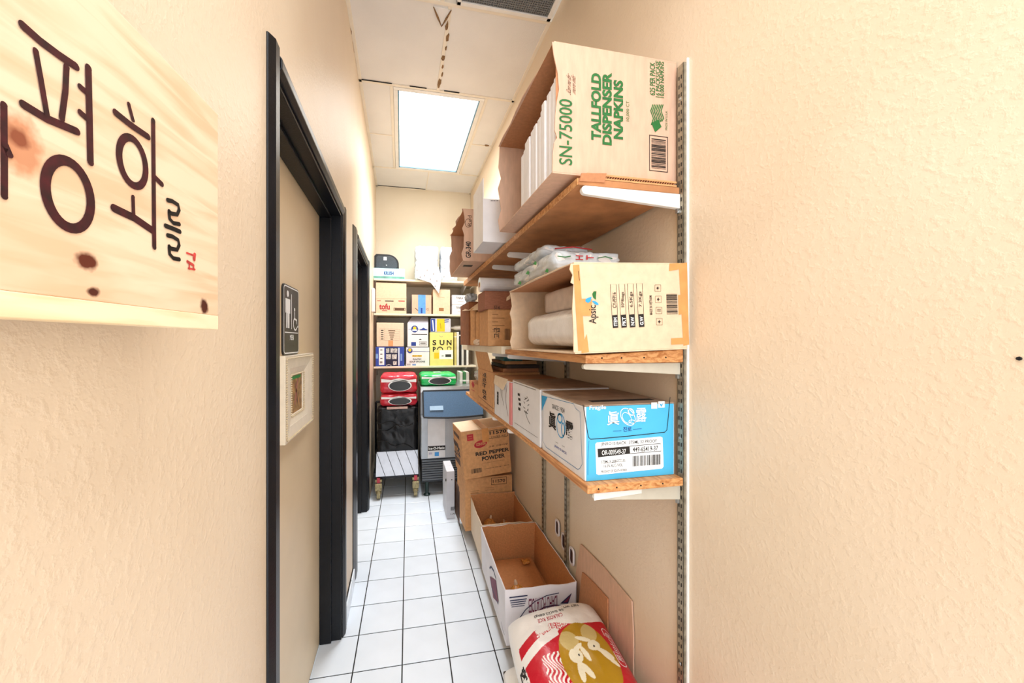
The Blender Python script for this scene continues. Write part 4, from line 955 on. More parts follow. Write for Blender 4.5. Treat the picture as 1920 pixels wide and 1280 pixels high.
# ------------------------------------------------------------------ rice bags
def ricecol(U_, V_):
    """flat print of the rice bag; u across 0..1, v along 0..1 (v=1 far end)"""
    Cc = np.ones(U_.shape + (4,)); white = np.array(lin('#f0ece6')); red = np.array(lin('#c5142a')); gold = np.array(lin('#b58a1c')); gl = np.array(lin('#e6d3a0'))
    Cc[:] = white
    n1 = np.sin(U_ * 37 + 3 * np.sin(V_ * 23)) * .02
    wave = .775 + .03 * np.sin(U_ * 9 + 4.2) + .02 * U_
    r_ = (V_ < wave) & (U_ > .075 - .012 * np.sin(V_ * 20))
    r_ &= ~((U_ > .27) & (U_ < .40) & (V_ > .755 + .1 * (U_ - .26)))
    r_ &= ~((np.abs(V_ - (.635 + .24 * U_)) < .028) & (U_ < .47))
    stip = np.sin(U_ * 190 + 3 * np.sin(V_ * 60)) * np.sin(V_ * 170 + 40 * np.sin(U_ * 30))
    r_ &= ~((np.abs(V_ - (.675 + .26 * U_)) < .05) & (U_ < .6) & (U_ > .26) & (stip > .0))
    r_ &= ~((np.abs(U_ - .33) < .09) & (V_ < .63) & (np.abs(np.sin(U_ * 105 + V_ * 25 + 2.5 * np.sin(V_ * 55 + U_ * 20))) > .74))
    Cc[r_] = red
    def el(cu, cv, ru, rv, t=0):
        a_ = math.radians(t); du, dv = U_ - cu, (V_ - cv) * 1.7; x_ = du * math.cos(a_) + dv * math.sin(a_); y_ = -du * math.sin(a_) + dv * math.cos(a_); return (x_ / ru) ** 2 + (y_ / rv) ** 2 < 1
    g_ = el(.645, .555, .245, .37)
    Cc[g_] = gold
    # two pale rabbits with the ears pointing to the near end of the sack
    cream = np.array(lin('#f0e8cc')); bod = np.array(lin('#cfb878')); dk = np.array(lin('#1a120c'))
    for s_ in (el(.535, .672, .085, .105, 12), el(.745, .690, .072, .10, -12)): Cc[s_ & g_] = bod
    for s_ in (el(.545, .585, .062, .066), el(.735, .612, .055, .05), el(.585, .625, .06, .02, 30), el(.665, .66, .075, .02, -32), el(.635, .585, .022, .075, 14)): Cc[s_] = cream
    for s_ in (el(.535, .50, .028, .092, -8), el(.592, .503, .026, .085, 22), el(.80, .568, .024, .085, 52), el(.825, .535, .024, .09, 38)): Cc[s_] = cream
    for s_ in (el(.575, .588, .008, .011), el(.733, .606, .008, .010)): Cc[s_] = dk
    return Cc
RICEM = D.materials.new('printed_rice_sack'); RICEM.use_nodes = True
_n = RICEM.node_tree.nodes; _a = _n.new('ShaderNodeAttribute'); _a.attribute_name = 'print'
RICEM.node_tree.links.new(_a.outputs['Color'], _n['Principled BSDF'].inputs['Base Color']); _n['Principled BSDF'].inputs['Roughness'].default_value = .3
_t = _n.new('ShaderNodeTexNoise'); _t.inputs['Scale'].default_value = 22; _t.inputs['Detail'].default_value = 3; _b = _n.new('ShaderNodeBump'); _b.inputs['Strength'].default_value = .35; _b.inputs['Distance'].default_value = .01
_c = _n.new('ShaderNodeTexCoord'); RICEM.node_tree.links.new(_c.outputs['Object'], _t.inputs['Vector'])
RICEM.node_tree.links.new(_t.outputs['Fac'], _b.inputs['Height']); RICEM.node_tree.links.new(_b.outputs[0], _n['Principled BSDF'].inputs['Normal'])
def sack(label, loc, rot, W_, L_, T_, nu, nv, printed, seed):
    t = thing('rice_bag', label, 'rice bag', loc, rot, 'rice bags on the floor')
    us = np.linspace(0, 1, nu); vs_ = np.linspace(0, 1, nv)
    def surf(u_, v_, top, off=0.):
        x_ = (u_ - .5) * W_; y_ = (v_ - .5) * L_
        eu = max(0., 1 - abs(2 * u_ - 1) ** 3.2); ev = max(0., 1 - abs(2 * v_ - 1) ** 5.0)
        hgt = T_ / 2 * (eu ** .5) * (ev ** .45)
        k = mnoise.noise(Vector((x_ * 9 + seed, y_ * 9, .3))) * .008 + mnoise.noise(Vector((x_ * 26 + seed, y_ * 14, 1.3))) * .0035
        pin = 1 - .06 * abs(2 * v_ - 1) ** 6
        z_ = T_ / 2 + (hgt + k * eu * ev + off if top else -hgt)
        return Vector((x_ * pin, y_ * (1 - .03 * abs(2 * u_ - 1) ** 4), max(z_, 0.)))
    vs = []; fs = []
    for top in (1, 0):
        for j in range(nv):
            for i in range(nu): vs.append(surf(us[i], vs_[j], top))
    o1 = nu * nv
    for j in range(nv - 1):
        for i in range(nu - 1):
            q = (j * nu + i, j * nu + i + 1, (j + 1) * nu + i + 1, (j + 1) * nu + i); fs.append(q); fs.append(tuple(o1 + k for k in q[::-1]))
    me = D.meshes.new('sack'); me.from_pydata([tuple(v) for v in vs], [], fs); me.polygons.foreach_set('use_smooth', [True] * len(fs))
    UU, VV = np.meshgrid(us, vs_); col = ricecol(UU, VV).reshape(-1, 4) if printed else np.tile(np.array(lin('#efeae2')), (nu * nv, 1))
    allc = np.vstack([col, np.tile(np.array(lin('#efeae2')), (nu * nv, 1))]).astype(np.float32)
    at = me.attributes.new('print', 'FLOAT_COLOR', 'POINT'); at.data.foreach_set('color', allc.ravel())
    bm = bmesh.new(); bm.from_mesh(me); bmesh.ops.remove_doubles(bm, verts=bm.verts, dist=.0004); bm.to_mesh(me); bm.free()
    me.materials.append(RICEM); o = D.objects.new('sack', me); COL.objects.link(o); o.parent = t; WM[o.name] = WM[t.name].copy()
    return t, surf
def sack_text(t, surf, st, u0, v0, u1, v1, mat, rot, bold=.0, nm='printed_lettering'):
    vs, fs = text2d(st, bold); o = []
    for x_, y_ in vs:
        if rot == 180: u_, v_ = u1 - x_ * (u1 - u0), v1 - y_ * (v1 - v0)
        elif rot == 90: u_, v_ = u1 - y_ * (u1 - u0), v0 + x_ * (v1 - v0)
        else: u_, v_ = u0 + y_ * (u1 - u0), v1 - x_ * (v1 - v0)
        o.append(surf(u_, v_, True, .0012))
    m = MB(); m.add(o, fs); m.build(nm, mat, t, local=True)
RZ = math.radians(-5)
low, _ = sack('lower white rice bag lying on the floor under the printed one', (.575, 1.16, .001), (0, 0, RZ), .40, .66, .125, 30, 40, False, 3)
MB().hexa([(-.235, .10, .055), (-.19, .10, .055), (-.19, .17, .055), (-.235, .15, .055), (-.235, .10, .07), (-.19, .10, .08), (-.19, .17, .08), (-.235, .15, .07)]).build('sewn_ear', WFILM, low, local=True, bevel=.003)
rice, sf = sack('printed red white and gold rice bag with two rabbits, on top of a plain bag', (.602, 1.155, .165), (math.radians(4), math.radians(-9), RZ), .385, .68, .175, 200, 320, True, 1)
sack_text(rice, sf, 'CALROSE RICE', .32, .835, .585, .862, M('sack_red_ink', '#b0223a', .5, var=0), 180, .01); sack_text(rice, sf, '50 lbs(22.68kg)', .30, .875, .62, .903, INK, 180, .01); sack_text(rice, sf, 'NET WT.', .62, .90, .80, .925, INK, 180, .01)
sack_text(rice, sf, '한가위', .022, .40, .075, .645, INK, 270, .05); sack_text(rice, sf, '경기미쌀', .905, .53, .945, .71, INKW, 270, .01)
fm = MB(); pr_ = rrect(.07, .235, .03, 6)
op = [sf(.925 + p[0], .62 + p[1], True, .0012) for p in pr_]; ip = [sf(.925 + p[0] * .85, .62 + p[1] * .96, True, .0012) for p in pr_]
n_ = len(op); fm.add(op + ip, [(i, (i + 1) % n_, n_ + (i + 1) % n_, n_ + i) for i in range(n_)]); fm.build('printed_mark', INKW, rice, local=True)

# ------------------------------------------------------------------ back wall shelving
SY = 4.0
def back_shelf(z, x1, label):
    t = thing('back_shelf', label, 'shelf', (.2, 4.2, z - .02), group='shelves on the back wall')
    MB().box(L + .003, x1, SY, YB - .003, z - .02, z).build('board', LEDGE, t, bevel=.002)
    for x_ in (-.262, .70):
        MB().prism([(YB - .003, z - .0205), (SY + .03, z - .0205), (SY + .03, z - .03), (YB - .02, z - .12), (YB - .003, z - .12)], 0, x_ - .006, x_ + .006).build('shelf_support', WHITEM, t)
    return t
back_shelf(2.088, R - .01, 'uppermost cream shelf board on the back wall, under the wrapped white packs')
back_shelf(1.728, R - .01, 'second cream shelf board on the back wall, holding the tofu carton')
back_shelf(1.176, R - .01, 'lower cream shelf board on the back wall above the ice machine')
o = MB().box(L + .002, L + .022, SY + .002, SY + .03, 1.02, 2.06).build('shelf_post', M('dark_wood_post', '#4a3524', .7, var=.2), None)
tag(o, 'dark upright post at the left end of the back wall shelves', 'post')
BKP = M('stained_wall_board', '#6e5a44', .8, var=.35, vs=60)
for z0_, z1_, lb in ((1.60, 1.70, 'row of bags'),): pass
def at(px, py, Y=SY): return P(px, py, 1, Y)
def bkbox(name, label, pa_, pb_, mat, depth, z0, Y=SY + .01, **k):
    q0, q1 = at(*pa_, Y), at(*pb_, Y)
    return closed_carton(name, label, q0.x, q1.x, Y, Y + depth, z0, q1.z, mat, **k)
tf, (a, b, d0, d1, h) = bkbox('tofu_carton', 'tan tofu carton with red lettering at the left of the second back shelf', (704.5, 587), (762, 531), CARDL, .32, 1.7285)
F = Face(tf, 1, d0, -1); F.text('tofu', (711, 580), (731, 569), INKR, 0, .03); F.frame((738, 582), (760, 577), .004, INK); F.rect((740, 581), (758, 578), INKN, 1); F.rect((707, 564), (714, 563), INKR); F.rect((722, 565), (738, 563.5), INK); F.rect((747, 565), (759, 563.5), INKR); F.rect((716, 583), (726, 582), INKR); F.line([(704.5, 560), (762, 560)], .002, INKS); F.flush()
bt, (a, b, d0, d1, h) = bkbox('taped_carton', 'tan carton with wide blue tape strip, beside the tofu carton', (772, 587), (809, 553), CARD, .3, 1.7285)
F = Face(bt, 1, d0, -1); F.rect((784, 587.6), (798, 552.8), TAPEB, 0, 'blue_tape'); F.rect((789, 587), (792, 577), INKB, 1); F.line([(778, 577), (784, 582)], .006, INK); F.line([(799, 580), (803, 577), (802, 583)], .005, INK); F.flush()
MB().box(a - .0012, a - .0002, d0 + .001, d0 + .2, .001, h - .004).build('blue_side', M('navy_side', '#2b2a6a', .5, var=.1), bt, local=True)
br, (a, b, d0, d1, h) = bkbox('tall_tan_carton', 'tall tan carton with slightly open top, right of the blue taped carton', (812, 587), (844, 543), CARDL, .3, 1.7285)
F = Face(br, 1, d0, -1); F.rect((823, 583), (832, 577), INKS); F.line([(820, 556), (834, 558)], .002, INKS); F.flush()
for z0_, z1p, lb, tx in ((1.7285, 569, 'lower of two small white cartons at the right of the second back shelf', 'TEVRA'), (1.835, 546, 'upper of two small white cartons at the right of the second back shelf', 'TINKA')):
    q0, q1 = at(848, 580), at(874, z1p); y2 = SY + .01
    t, (a, b, d0, d1, h) = closed_carton('small_white_carton', lb, q0.x, q1.x + .06, y2, y2 + .25, z0_, z0_ + .104, WHITEC, group='small white cartons')
    F = Face(t, 1, d0, -1); F.tuv(tx, a + .04, .06, a + .12, .085, INK, 0, .01); F.ruv(a + .06, .03, a + .13, .033, INKGR); F.flush()
bg, (a, b, d0, d1, h) = bkbox('table_label_carton', 'cream carton printed with a small table, on the blue carton at left', (706, 649), (757, 605), CARDBW, .3, 1.383)
F = Face(bg, 1, d0, -1)
F.line([(712, 616), (749, 617), (749, 638), (712, 637)], .0015, INKN, 0, True); F.line([(721, 616), (721, 637)], .0012, INKN)
for k in range(4): F.line([(721, 620.5 + 4.2 * k), (749, 621.5 + 4.2 * k)], .001, INKN)
for k in range(5): F.rect((714, 620 + 4 * k), (719, 618.4 + 4 * k), INK); F.rect((728 + k, 620.4 + 4 * k), (741 - k, 619 + 4 * k), INKN)
F.rect((728, 649), (737, 638), TAPE, 0, 'tape'); F.flush()
bl, (a, b, d0, d1, h) = bkbox('blue_carton', 'deep blue carton with picture panels, bottom left of the lower back shelf', (700.5, 686), (758, 650), M('royal_blue_board', '#2a48a8', .45, var=.08), .32, 1.1765)
F = Face(bl, 1, d0, -1); LB = M('pale_blue_print', '#7fa6dc', .5, var=.1); DN = M('night_blue_print', '#151c3a', .5, var=.1); GY = M('photo_print', '#c9cdc8', .5, var=.4, vs=120)
F.rect((710.5, 684), (720.5, 651.5), INKW); F.rect((723, 686), (746, 651), DN)
for x_ in (724, 732, 739): F.rect((x_, 661), (x_ + 6, 653), GY, 1)
for x_ in (724, 735): F.rect((x_, 673), (x_ + 9, 664), GY, 1)
F.rect((737, 684), (744, 677), GY, 1); F.line([(724, 685), (729, 683), (734, 685)], .004, INKW, 1); F.rect((747, 685), (749, 652), INKW); F.rect((751, 676), (754, 663), LB); F.rect((702, 672), (709, 663), LB)
for y_ in (655, 663, 671): F.rect((713, y_ + 1.6), (717, y_), INK, 1)
F.rect((712, 681), (717, 677), INKGR, 1); F.flush()
so, (a, b, d0, d1, h) = bkbox('white_print_carton', 'white carton with blue round emblem and grey open flaps, on the spoon carton', (764, 650), (803, 606), WHITEC, .3, 1.379)
F = Face(so, 1, d0, -1)
F.line([(766, 617), (802, 617)], .004, INKB)
def disc(cx_, cy_, r_, mat, lay): F.poly([(cx_ + r_ * math.cos(2 * math.pi * k / 20), cy_ + r_ * math.sin(2 * math.pi * k / 20)) for k in range(20)], mat, lay)
disc(777.5, 616.5, 6.5, INKB, 1); disc(777.5, 615, 3.2, INKY, 2); F.rect((773, 620), (782, 617.5), INKW, 3); F.poly([(786, 619), (794, 614), (802, 619)], INKB, 1)
F.rect((772, 627), (801, 625.8), INK); F.rect((771, 648), (780, 641), INKB); F.frame((786, 647), (800, 640), .003, INK); F.rect((788, 645), (798, 642), INKGR); F.poly([(785, 637), (788, 635), (791, 637)], INK); F.flush()
GF = M('grey_flap', '#a9a8b4', .6, var=.05)
MB().hexa([(a, d0 + .002, h), (b, d0 + .002, h), (b, d0 + .006, h), (a, d0 + .006, h), (a + .05, d0 + .08, h + .075), (b, d0 + .08, h + .075), (b, d0 + .084, h + .075), (a + .05, d0 + .084, h + .075)]).build('raised_flap', GF, so, local=True)
sp, (a, b, d0, d1, h) = bkbox('spoon_carton', 'white plastic soup spoon carton in the middle of the lower back shelf', (761.5, 686), (805, 651), WHITEC, .3, 1.1765)
F = Face(sp, 1, d0, -1); F.line([(762, 658), (806, 659)], .004, INKB); disc(768.5, 657, 5, INKB, 1); disc(768.5, 656, 3, INKY, 2); F.rect((773, 668.5), (791, 665.5), INKY, 1); F.text('MOST BEST', (774, 668), (790, 666), INK, 0, .01, 2); F.text('PLASTIC', (774, 675), (790, 671.5), INK, 0, .02); F.text('SOUP SPOONS', (768, 679.5), (797, 676), INK, 0, .02); F.barcode((763, 685), (770, 681.5), INKGR, True, 5); F.rect((773, 685), (780, 682), LB); F.flush()
su, (a, b, d0, d1, h) = bkbox('yellow_carton', 'pale yellow carton with large black letters on the lower back shelf', (806, 685), (850, 623), M('pale_yellow_board', '#eee184', .45, var=.03), .3, 1.1765)
F = Face(su, 1, d0, -1)
for k, ch in enumerate('SUN'): F.text(ch, (811 + 13.3 * k, 647), (818 + 13.3 * k + (2 if k else 0), 637), INK, 0, .03)
F.text('P', (811.5, 659), (817, 650), INK, 0, .03)
F.line([(825 + 5 * math.cos(t_), 655.5 + 5 * -math.sin(t_)) for t_ in [math.pi * k / 8 for k in range(9)]], .010, INK)
F.line([(839, 655), (839, 650.5), (843, 650), (846, 652), (845, 655)], .008, INK)
F.rect((814, 672), (823, 661), INKY); F.rect((824, 673), (849, 656), INKW); F.rect((835, 669), (846, 664), GI, 1); F.rect((828, 668), (832, 666), INKGR, 1); F.line([(824, 629), (827, 632), (830, 630)], .004, INKGR); F.flush()
by, (a, b, d0, d1, h) = bkbox('blue_yellow_carton', 'blue and yellow striped pack lying on the pale yellow carton', (807.5, 622), (845, 597), M('pale_grey_board', '#cfd2dc', .45, var=.05), .25, at(820, 622.6).z)
F = Face(by, 1, d0, -1); F.rect((807.6, 621.5), (816, 597.5), INKB); F.line([(811, 600), (813, 620)], .012, INKW, 1); F.rect((819, 621.5), (834, 597.5), INKY); F.line([(825, 605), (827, 616)], .004, INKN, 1); F.line([(833, 600), (842, 599)], .01, INKB, 1); F.line([(833, 604), (841, 603)], .008, INKB, 1); F.flush()
# items on top of uppermost back shelf
kr, (a, b, d0, d1, h) = bkbox('pale_blue_box', 'flat light blue box with dark lettering on the uppermost back shelf', (699, 521), (759, 504), M('ice_blue_board', '#b6e4ec', .45, var=.03), .28, 2.0885)
F = Face(kr, 1, d0, -1); F.text('KRUSH', (720, 515), (738, 509), INKB, 0, .03); F.rect((699.5, 521), (758.5, 519), M('teal_edge', '#6fae9f', .5, var=.2)); F.flush()
q0, q1 = at(697.5, 503, 4.08), at(748, 472, 4.08)
gp = thing('grey_panel', 'dark grey quarter round plastic panel standing on the light blue box', 'plastic panel', (q0.x + .12, 4.08, at(720, 504, 4.02).z + .003))
def quarter(w_, h_, ins):
    o = [(ins, ins), (w_ - ins - .015, ins), (w_ - ins, ins + .015)]
    for k in range(1, 10):
        t_ = math.radians(90 * k / 10); o.append((w_ * .55 + (w_ * .45 - ins) * math.cos(t_), h_ * .35 + (h_ * .65 - ins) * math.sin(t_)))
    o += [(w_ * .5, h_ - ins), (ins + .02, h_ - ins), (ins, h_ - ins - .02)]; return o
GRP = M('dark_grey_plastic', '#3a444c', .5, var=.15, vs=160); GRB = M('black_grey_plastic', '#171c20', .45, var=.1)
wq, hq = q1.x - max(q0.x, L + .004), .165; X0q = max(q0.x, L + .004) - (q0.x + .12)
MB().prism([(X0q + p, q) for p, q in quarter(wq, hq, 0)], 1, 0, .02).build('rim', GRB, gp, local=True, bevel=.003)
MB().prism([(X0q + p, q) for p, q in quarter(wq, hq, .018)], 1, -.004, .002).build('face', GRP, gp, local=True, bevel=.002)
F = Face(gp, 1, -.004, -1); F.ruv(X0q + .095, .10, X0q + .127, .135, INKW, 0, 'sticker'); F.ruv(X0q + .12, .045, X0q + .13, .053, INKW, 0, 'sticker'); F.flush()
def wpack(label, pa_, pb_, seed, tail=None):
    q0, q1 = at(*pa_, 4.02), at(*pb_, 4.02)
    t = thing('wrapped_pack', label, 'plastic pack', ((q0.x + q1.x) / 2, 4.13, 2.0885), group='wrapped white packs')
    softbox('sleeve', M('white_cup_sleeve', '#dce2e6', .5, var=.03), t, q0.x + .008, q1.x - .008, 4.03, 4.24, 2.091, q1.z - .01, .02, .004, 12, seed)
    softbox('wrap', FILM, t, q0.x, q1.x, 4.02, 4.25, 2.0885, q1.z, .025, .022, 17, seed + 1, 20)
    return t
wp = wpack('tall clear wrapped pack of white sleeves with film tail hanging over the shelf', (778, 521), (823, 461), 3)
tl = MB(); pts = [(779, 500), (822, 500), (828, 521), (823, 550), (808, 530), (778, 520)]
q = [at(px, py, 3.985) for px, py in pts]
tl.add([p for p in q] + [p + Vector((0, .006, 0)) for p in q], [list(range(6)), list(range(6, 12))[::-1]] + [(i, (i + 1) % 6, 6 + (i + 1) % 6, 6 + i) for i in range(6)]); tl.build('film_tail', WFILM, wp)
F = Face(wp, 1, 3.985 - 4.13, -1)
for px, py in ((787, 518), (800, 505), (812, 512), (818, 525), (781, 505), (806, 522), (815, 535), (795, 515)): F.rect((px, py + 3), (px + 2, py), INKGR)
F.flush()
wpack('second white wrapped pack, to the right of the pack with the film tail', (826, 521), (860, 463), 8)
# flat packs standing at the right of the lower back shelf
rp = random.Random(11)
for k, (px, hexc, lb) in enumerate(((852, '#d9c87a', 'yellowish flat pack standing right beside the pale yellow carton'), (856.5, '#e6e4e0', 'white flat pack standing second from the pale yellow carton'), (861, '#1b1a1c', 'black flat pack standing between white packs on lower back shelf'), (865.5, '#dcdad6', 'off white flat pack standing just right of the black one'), (870, '#3a3632', 'dark grey flat pack standing near the right end of the lower back shelf'), (874.5, '#efeeec', 'white flat pack, rightmost of the standing row on lower back shelf'))):
    q0 = at(px, 650, 4.02); t = thing('flat_pack', lb, 'flat pack', (q0.x + .012, 4.12, 1.1765), group='flat packs standing on the lower back shelf')
    hh_ = .36 + rp.uniform(-.02, .02)
    MB().box(q0.x, q0.x + .024, 4.02, 4.26, 1.1765, 1.1765 + hh_).build('pack', M('pack_%d_board' % k, hexc, .5, var=.08), t, bevel=.003)
    MB().box(q0.x - .0004, q0.x + .0244, 4.0195, 4.25, 1.1765 + hh_ * .85, 1.1765 + hh_ * .88).build('band', WHITEM, t)
bo = thing('white_bottle', 'white plastic bottle lying on top of the standing flat packs', 'bottle', (.62, 4.1, 1.56))
MB().lathe([(.008, -.085), (.012, -.08), (.012, -.06), (.024, -.04), (.026, .06), (.02, .075)], (0, 0, .026), 16, 0).build('bottle_body', WHITEM, bo, local=True, smooth=True)
MB().lathe([(.013, -.105), (.013, -.082)], (0, 0, .026), 12, 0).build('cap', GF, bo, local=True)

# ------------------------------------------------------------------ ice machine
im = thing('ice_machine', 'grey ice machine with dark sloped lid on short legs at the corridor end', 'ice machine', (.47, 3.75, 0))
GM = M('ice_machine_grey', '#b4bdc6', .35, .25, var=.04); DG = M('black_plastic_grille', '#191d22', .45, var=.1)
ix0, ix1, iy0, iy1 = .182, .762, 3.47, 4.05
MB().box(ix0, ix1, iy0 + .02, iy1, .345, .735).build('cabinet', GM, im, bevel=.006)
MB().box(ix0, ix1, iy0 + .13, iy1, .7355, .9505).build('upper_cabinet', GM, im, bevel=.004)
MB().box(ix0 - .005, ix1 + .004, iy0 + .08, iy1, .951, 1.006).build('top_cover', STEEL, im, bevel=.005)
MB().box(ix0 + .004, ix1 - .004, iy0 + .03, iy1 - .01, .125, .344).build('base_cabinet', DG, im, bevel=.004)
zz = .15
for k in range(9):
    MB().hexa([(ix0 + .01, iy0 + .012, zz), (ix1 - .2, iy0 + .012, zz), (ix1 - .2, iy0 + .03, zz + .004), (ix0 + .01, iy0 + .03, zz + .004), (ix0 + .01, iy0 + .02, zz + .012), (ix1 - .2, iy0 + .02, zz + .012), (ix1 - .2, iy0 + .03, zz + .014), (ix0 + .01, iy0 + .03, zz + .014)]).build('louvre_slat', M('louvre_grey', '#59626b', .35, var=.05), im); zz += .0215
LIDM = M('blue_grey_lid', '#4f6d8c', .35, .0, var=.12, vs=220)
n_ = 10; top = []; bot = []
for k in range(n_ + 1):
    x_ = ix0 + .02 + (ix1 - ix0 - .02) * k / n_
    top.append((x_, iy0 + .075, .965)); bot.append((x_, iy0 - .03, .745 - .012 * math.sin(math.pi * k / n_) + .0 * k))
m = MB(); vs = top + bot + [(x_, y_ + .04, z_) for x_, y_, z_ in top] + [(x_, y_ + .045, z_ + .006) for x_, y_, z_ in bot]; N1 = n_ + 1; fs = []
for k in range(n_):
    fs += [(k, k + 1, N1 + k + 1, N1 + k), (2 * N1 + k, 3 * N1 + k, 3 * N1 + k + 1, 2 * N1 + k + 1), (k, 2 * N1 + k, 2 * N1 + k + 1, k + 1), (N1 + k, N1 + k + 1, 3 * N1 + k + 1, 3 * N1 + k)]
fs += [(0, N1, 3 * N1, 2 * N1), (n_, 2 * N1 + n_, 3 * N1 + n_, N1 + n_)]
m.add(vs, fs); lid = m.build('lid', LIDM, im, bevel=.004)
MB().tube([(x_, y_ + .004, z_ - .004) for x_, y_, z_ in bot], .009, 8).build('lid_trim', DG, lid)
MB().tube([(x_, y_ + .004, z_ + .004) for x_, y_, z_ in top], .007, 8).build('lid_trim', DG, lid)
MB().tube([top[0], bot[0]], .006, 6).build('lid_trim', DG, lid)
qa, qb = P(806, 769, 1, iy0), P(831, 760, 1, iy0)
MB().hexa([(qa.x, iy0 + .0, .80), (qb.x, iy0 + .0, .80), (qb.x, iy0 + .02, .835), (qa.x, iy0 + .02, .835), (qa.x, iy0 - .012, .80), (qb.x, iy0 - .012, .80), (qb.x, iy0 + .006, .835), (qa.x, iy0 + .006, .835)]).build('lid_badge', M('badge_blue', '#a9c6df', .3, var=.05), lid)
fx0, fx1 = P(802, 800, 1, iy0).x, P(835, 800, 1, iy0).x
MB().box(fx0, fx1, iy0 + .012, iy0 + .0195, .352, .72).build('front_panel', M('pale_front_panel', '#dcdde0', .4, var=.03), im, bevel=.002)
F = Face(im, 1, iy0 + .012 - 3.75, -1); F.rect((802, 845), (835, 834.5), INK); F.text('Ice-O-Matic', (803.5, 843), (833.5, 836.5), INKW, 0, .02, 2); F.rect((815, 855), (823, 847), M('blue_sticker', '#3d8fd0', .5, var=.1)); F.rect((804, 852), (810, 848), M('sticker_grey', '#b7b5cc', .5, var=.2)); F.flush()
for x_, y_ in ((ix0 + .055, iy0 + .05), (ix1 - .06, iy0 + .05), (ix0 + .055, iy1 - .06), (ix1 - .06, iy1 - .06)):
    MB().lathe([(.032, 0.001), (.03, .012), (.016, .022), (.018, .124)], (x_, y_, 0), 14).build('leg', M('leg_dark_green', '#16302d', .4, var=.1), im)
# bags
def charbag(name, label, x0, x1, y0, y1, z0, z1, hexc, seed, group, star=False):
    t = thing(name, label, 'bag', ((x0 + x1) / 2, (y0 + y1) / 2, z0), group=group)
    bm_ = M('bag_' + hexc[1:], hexc, .25, var=.06, vs=16, bump=.3, bs=25)
    softbox('bag_body', bm_, t, x0, x1, y0, y1, z0, z1, .04, .010, 14, seed, 16)
    F = Face(t, 1, y0 - (y0 + y1) / 2 - .0015, -1); w_, h_ = x1 - x0, z1 - z0
    F.puv(E(.01, h_ * .42, w_ * .31, h_ * .30, 28), INKW, 0); F.puv(E(.01, h_ * .40, w_ * .28, h_ * .26, 28), M('window_black', '#141210', .3, var=.2), 1)
    F.puv([(-w_ * .46, h_ * .78), (-w_ * .2, h_ * .72), (0, h_ * .80), (w_ * .25, h_ * .70), (w_ * .46, h_ * .75), (w_ * .46, h_ * .58), (w_ * .2, h_ * .62), (0, h_ * .70), (-w_ * .25, h_ * .60), (-w_ * .46, h_ * .60)], INKW, 0)
    F.flush()
    if star: 
        G = Face(t, 2, h_ - .002, 1, .003); G.puv([(.06 * (1 if k % 2 else .45) * math.cos(k * math.pi / 4), .06 * (1 if k % 2 else .45) * math.sin(k * math.pi / 4)) for k in range(8)], INKW); G.flush()
    return t
charbag('green_bag', 'bright green bag with black oval window lying on the ice machine', .178, .535, 3.60, 3.98, 1.0065, 1.125, '#12b95c', 4, None, True)
for k, (px, c_, lb) in enumerate(((862, '#d8d5cf', 'pale small pack standing on the ice machine beside the green bag'), (868, '#3f7a4a', 'green small pack standing on the ice machine between pale packs'), (874, '#cfcac2', 'pale small pack, rightmost on top of the ice machine'))):
    q0 = P(px, 720, 1, 3.75); t = thing('small_pack', lb, 'pack', (q0.x + .014, 3.84, 1.0065), group='small packs on the ice machine')
    MB().box(q0.x, q0.x + .03, 3.75, 3.94, 1.0065, 1.125).build('pack', M('small_pack_%d_board' % k, c_, .5, var=.1), t, bevel=.003)
    MB().box(q0.x - .0005, q0.x + .0305, 3.7495, 3.93, 1.03, 1.045).build('band', WHITEM, t)
# cart
ct = thing('platform_cart', 'black framed cart with white grooved front board and old casters', 'cart', (-.03, 3.7, 0))
cx0, cx1 = -.243, .158
for x_ in (cx0, cx1): MB().tube([(x_, 3.80, .20), (x_, 3.80, .84)], .011, 8).build('post', BLACKM, ct)
MB().tube([(cx0, 3.80, .84), ((cx0 + cx1) / 2, 3.80, .842), (cx1, 3.80, .84)], .011, 8).build('handle_bar', BLACKM, ct)
MB().box(cx0 - .006, cx1 + .006, 3.52, 4.10, .18, .232).build('frame', BLACKM, ct, bevel=.004)
MB().box(cx0, cx1, 3.62, 4.08, .2325, .385).build('deck_box', M('dark_deck', '#191613', .6, var=.1), ct, bevel=.004)
# grooved front board: five skewed planks
GB = M('white_grooved_board', '#cfd6e2', .4, var=.04)
bx0, bx1 = P(705, 870, 1, 3.54).x, P(784, 870, 1, 3.54).x
def bpt(u, v): return Vector((bx0 + (bx1 - bx0) * u, 3.505 + .105 * v, .205 + .195 * v))
n_ = 5; sk = .22
for k in range(-1, n_):
    u0, u1 = k / n_ * 1.15, (k + 1) / n_ * 1.15
    poly = [(u0 + sk + .006, 0), (u1 + sk - .006, 0), (u1 - .006, 1), (u0 + .006, 1)]
    poly = clip(clip([(p[0], p[1]) for p in poly], 0, 0., True), 0, 1., False)
    if len(poly) < 3: continue
    nn = Vector((0, -.88, .47)) * .008; m = MB(); vs = [bpt(*p) for p in poly]; c_ = len(vs)
    m.add(vs + [v + nn for v in vs], [list(range(c_)), list(range(c_, 2 * c_))[::-1]] + [(i, (i + 1) % c_, c_ + (i + 1) % c_, c_ + i) for i in range(c_)]); m.build('plank', GB, ct, bevel=.002)
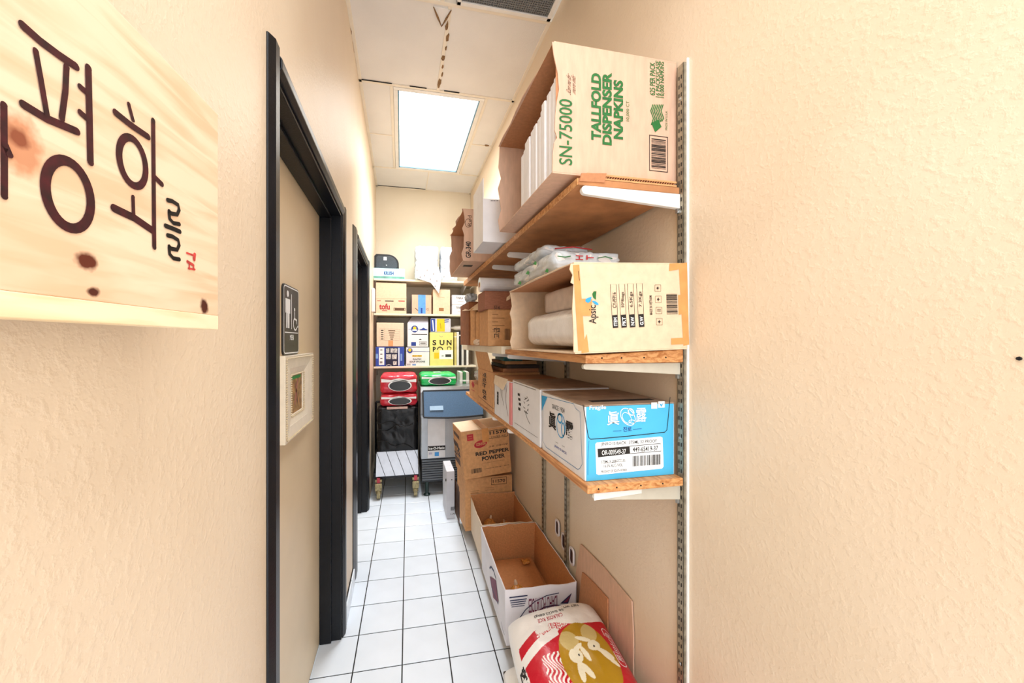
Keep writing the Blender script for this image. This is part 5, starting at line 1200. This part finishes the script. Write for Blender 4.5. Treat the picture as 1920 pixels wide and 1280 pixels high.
m = MB(); m.add([bpt(0, 0), bpt(1, 0), bpt(1, 1), bpt(0, 1)] + [p + Vector((0, .01, -.004)) for p in (bpt(0, 0), bpt(1, 0), bpt(1, 1), bpt(0, 1))], [(0, 1, 2, 3), (7, 6, 5, 4), (0, 4, 5, 1), (1, 5, 6, 2), (2, 6, 7, 3), (3, 7, 4, 0)]); m.build('plank_backing', BLACKM, ct)
BR = M('aged_brass_caster', '#a89a72', .5, .4, var=.25, vs=60); TG = M('red_tag', '#c03a4a', .5, var=.15)
for x_ in (-.20, .132):
    for yc_ in (3.52, 4.02):
        c = MB().box(x_ - .03, x_ + .03, yc_ - .03, yc_ + .03, .16, .179).box(x_ - .024, x_ - .018, yc_ - .02, yc_ + .02, .05, .165).box(x_ + .018, x_ + .024, yc_ - .02, yc_ + .02, .05, .165).build('caster', BR, ct, bevel=.002)
        MB().lathe([(.02, -.016), (.05, -.014), (.052, 0), (.05, .014), (.02, .016)], (x_, yc_, .053), 16, 0).build('wheel', BR, c)
        MB().box(x_ - .03, x_ + .03, yc_ - .05, yc_ - .03, .09, .15).build('brake', BR, c, bevel=.004)
    MB().box(x_ - .014, x_ + .014, 3.488, 3.494, .155, .20).build('red_tag', TG, ct)
bbag = thing('black_bag', 'bulky load wrapped in shiny black plastic standing on the cart', 'bag', (-.03, 3.78, .3855))
softbox('bag_body', BLACKP, bbag, -.222, .155, 3.6, 3.785, .3855, .822, .03, .012, 9, 5, 22)
for k, zz in enumerate((.50, .60, .69, .77)):
    MB().tube([(-.21 + .04 * q, 3.598 - .002 * (q % 2), zz + .02 * math.sin(q * 1.3 + k * 2) + .008 * q * (1 if k % 2 else -1)) for q in range(9)], .0035, 6).build('fold', BLACKP, bbag)
lb_ = MB().box(-.13, .06, 3.592, 3.597, .80, .822).build('label', M('pink_label', '#d8b3a6', .5, var=.15), bbag)
charbag('red_bag', 'lower red bag with black oval window, directly on the black wrapped load', -.195, .155, 3.59, 3.97, .8235, .945, '#d22f3f', 7, 'red bags on the cart')
charbag('red_bag', 'upper red bag with black oval window, on top of another red bag', -.195, .155, 3.59, 3.97, .946, 1.125, '#d22f3f', 12, 'red bags on the cart')
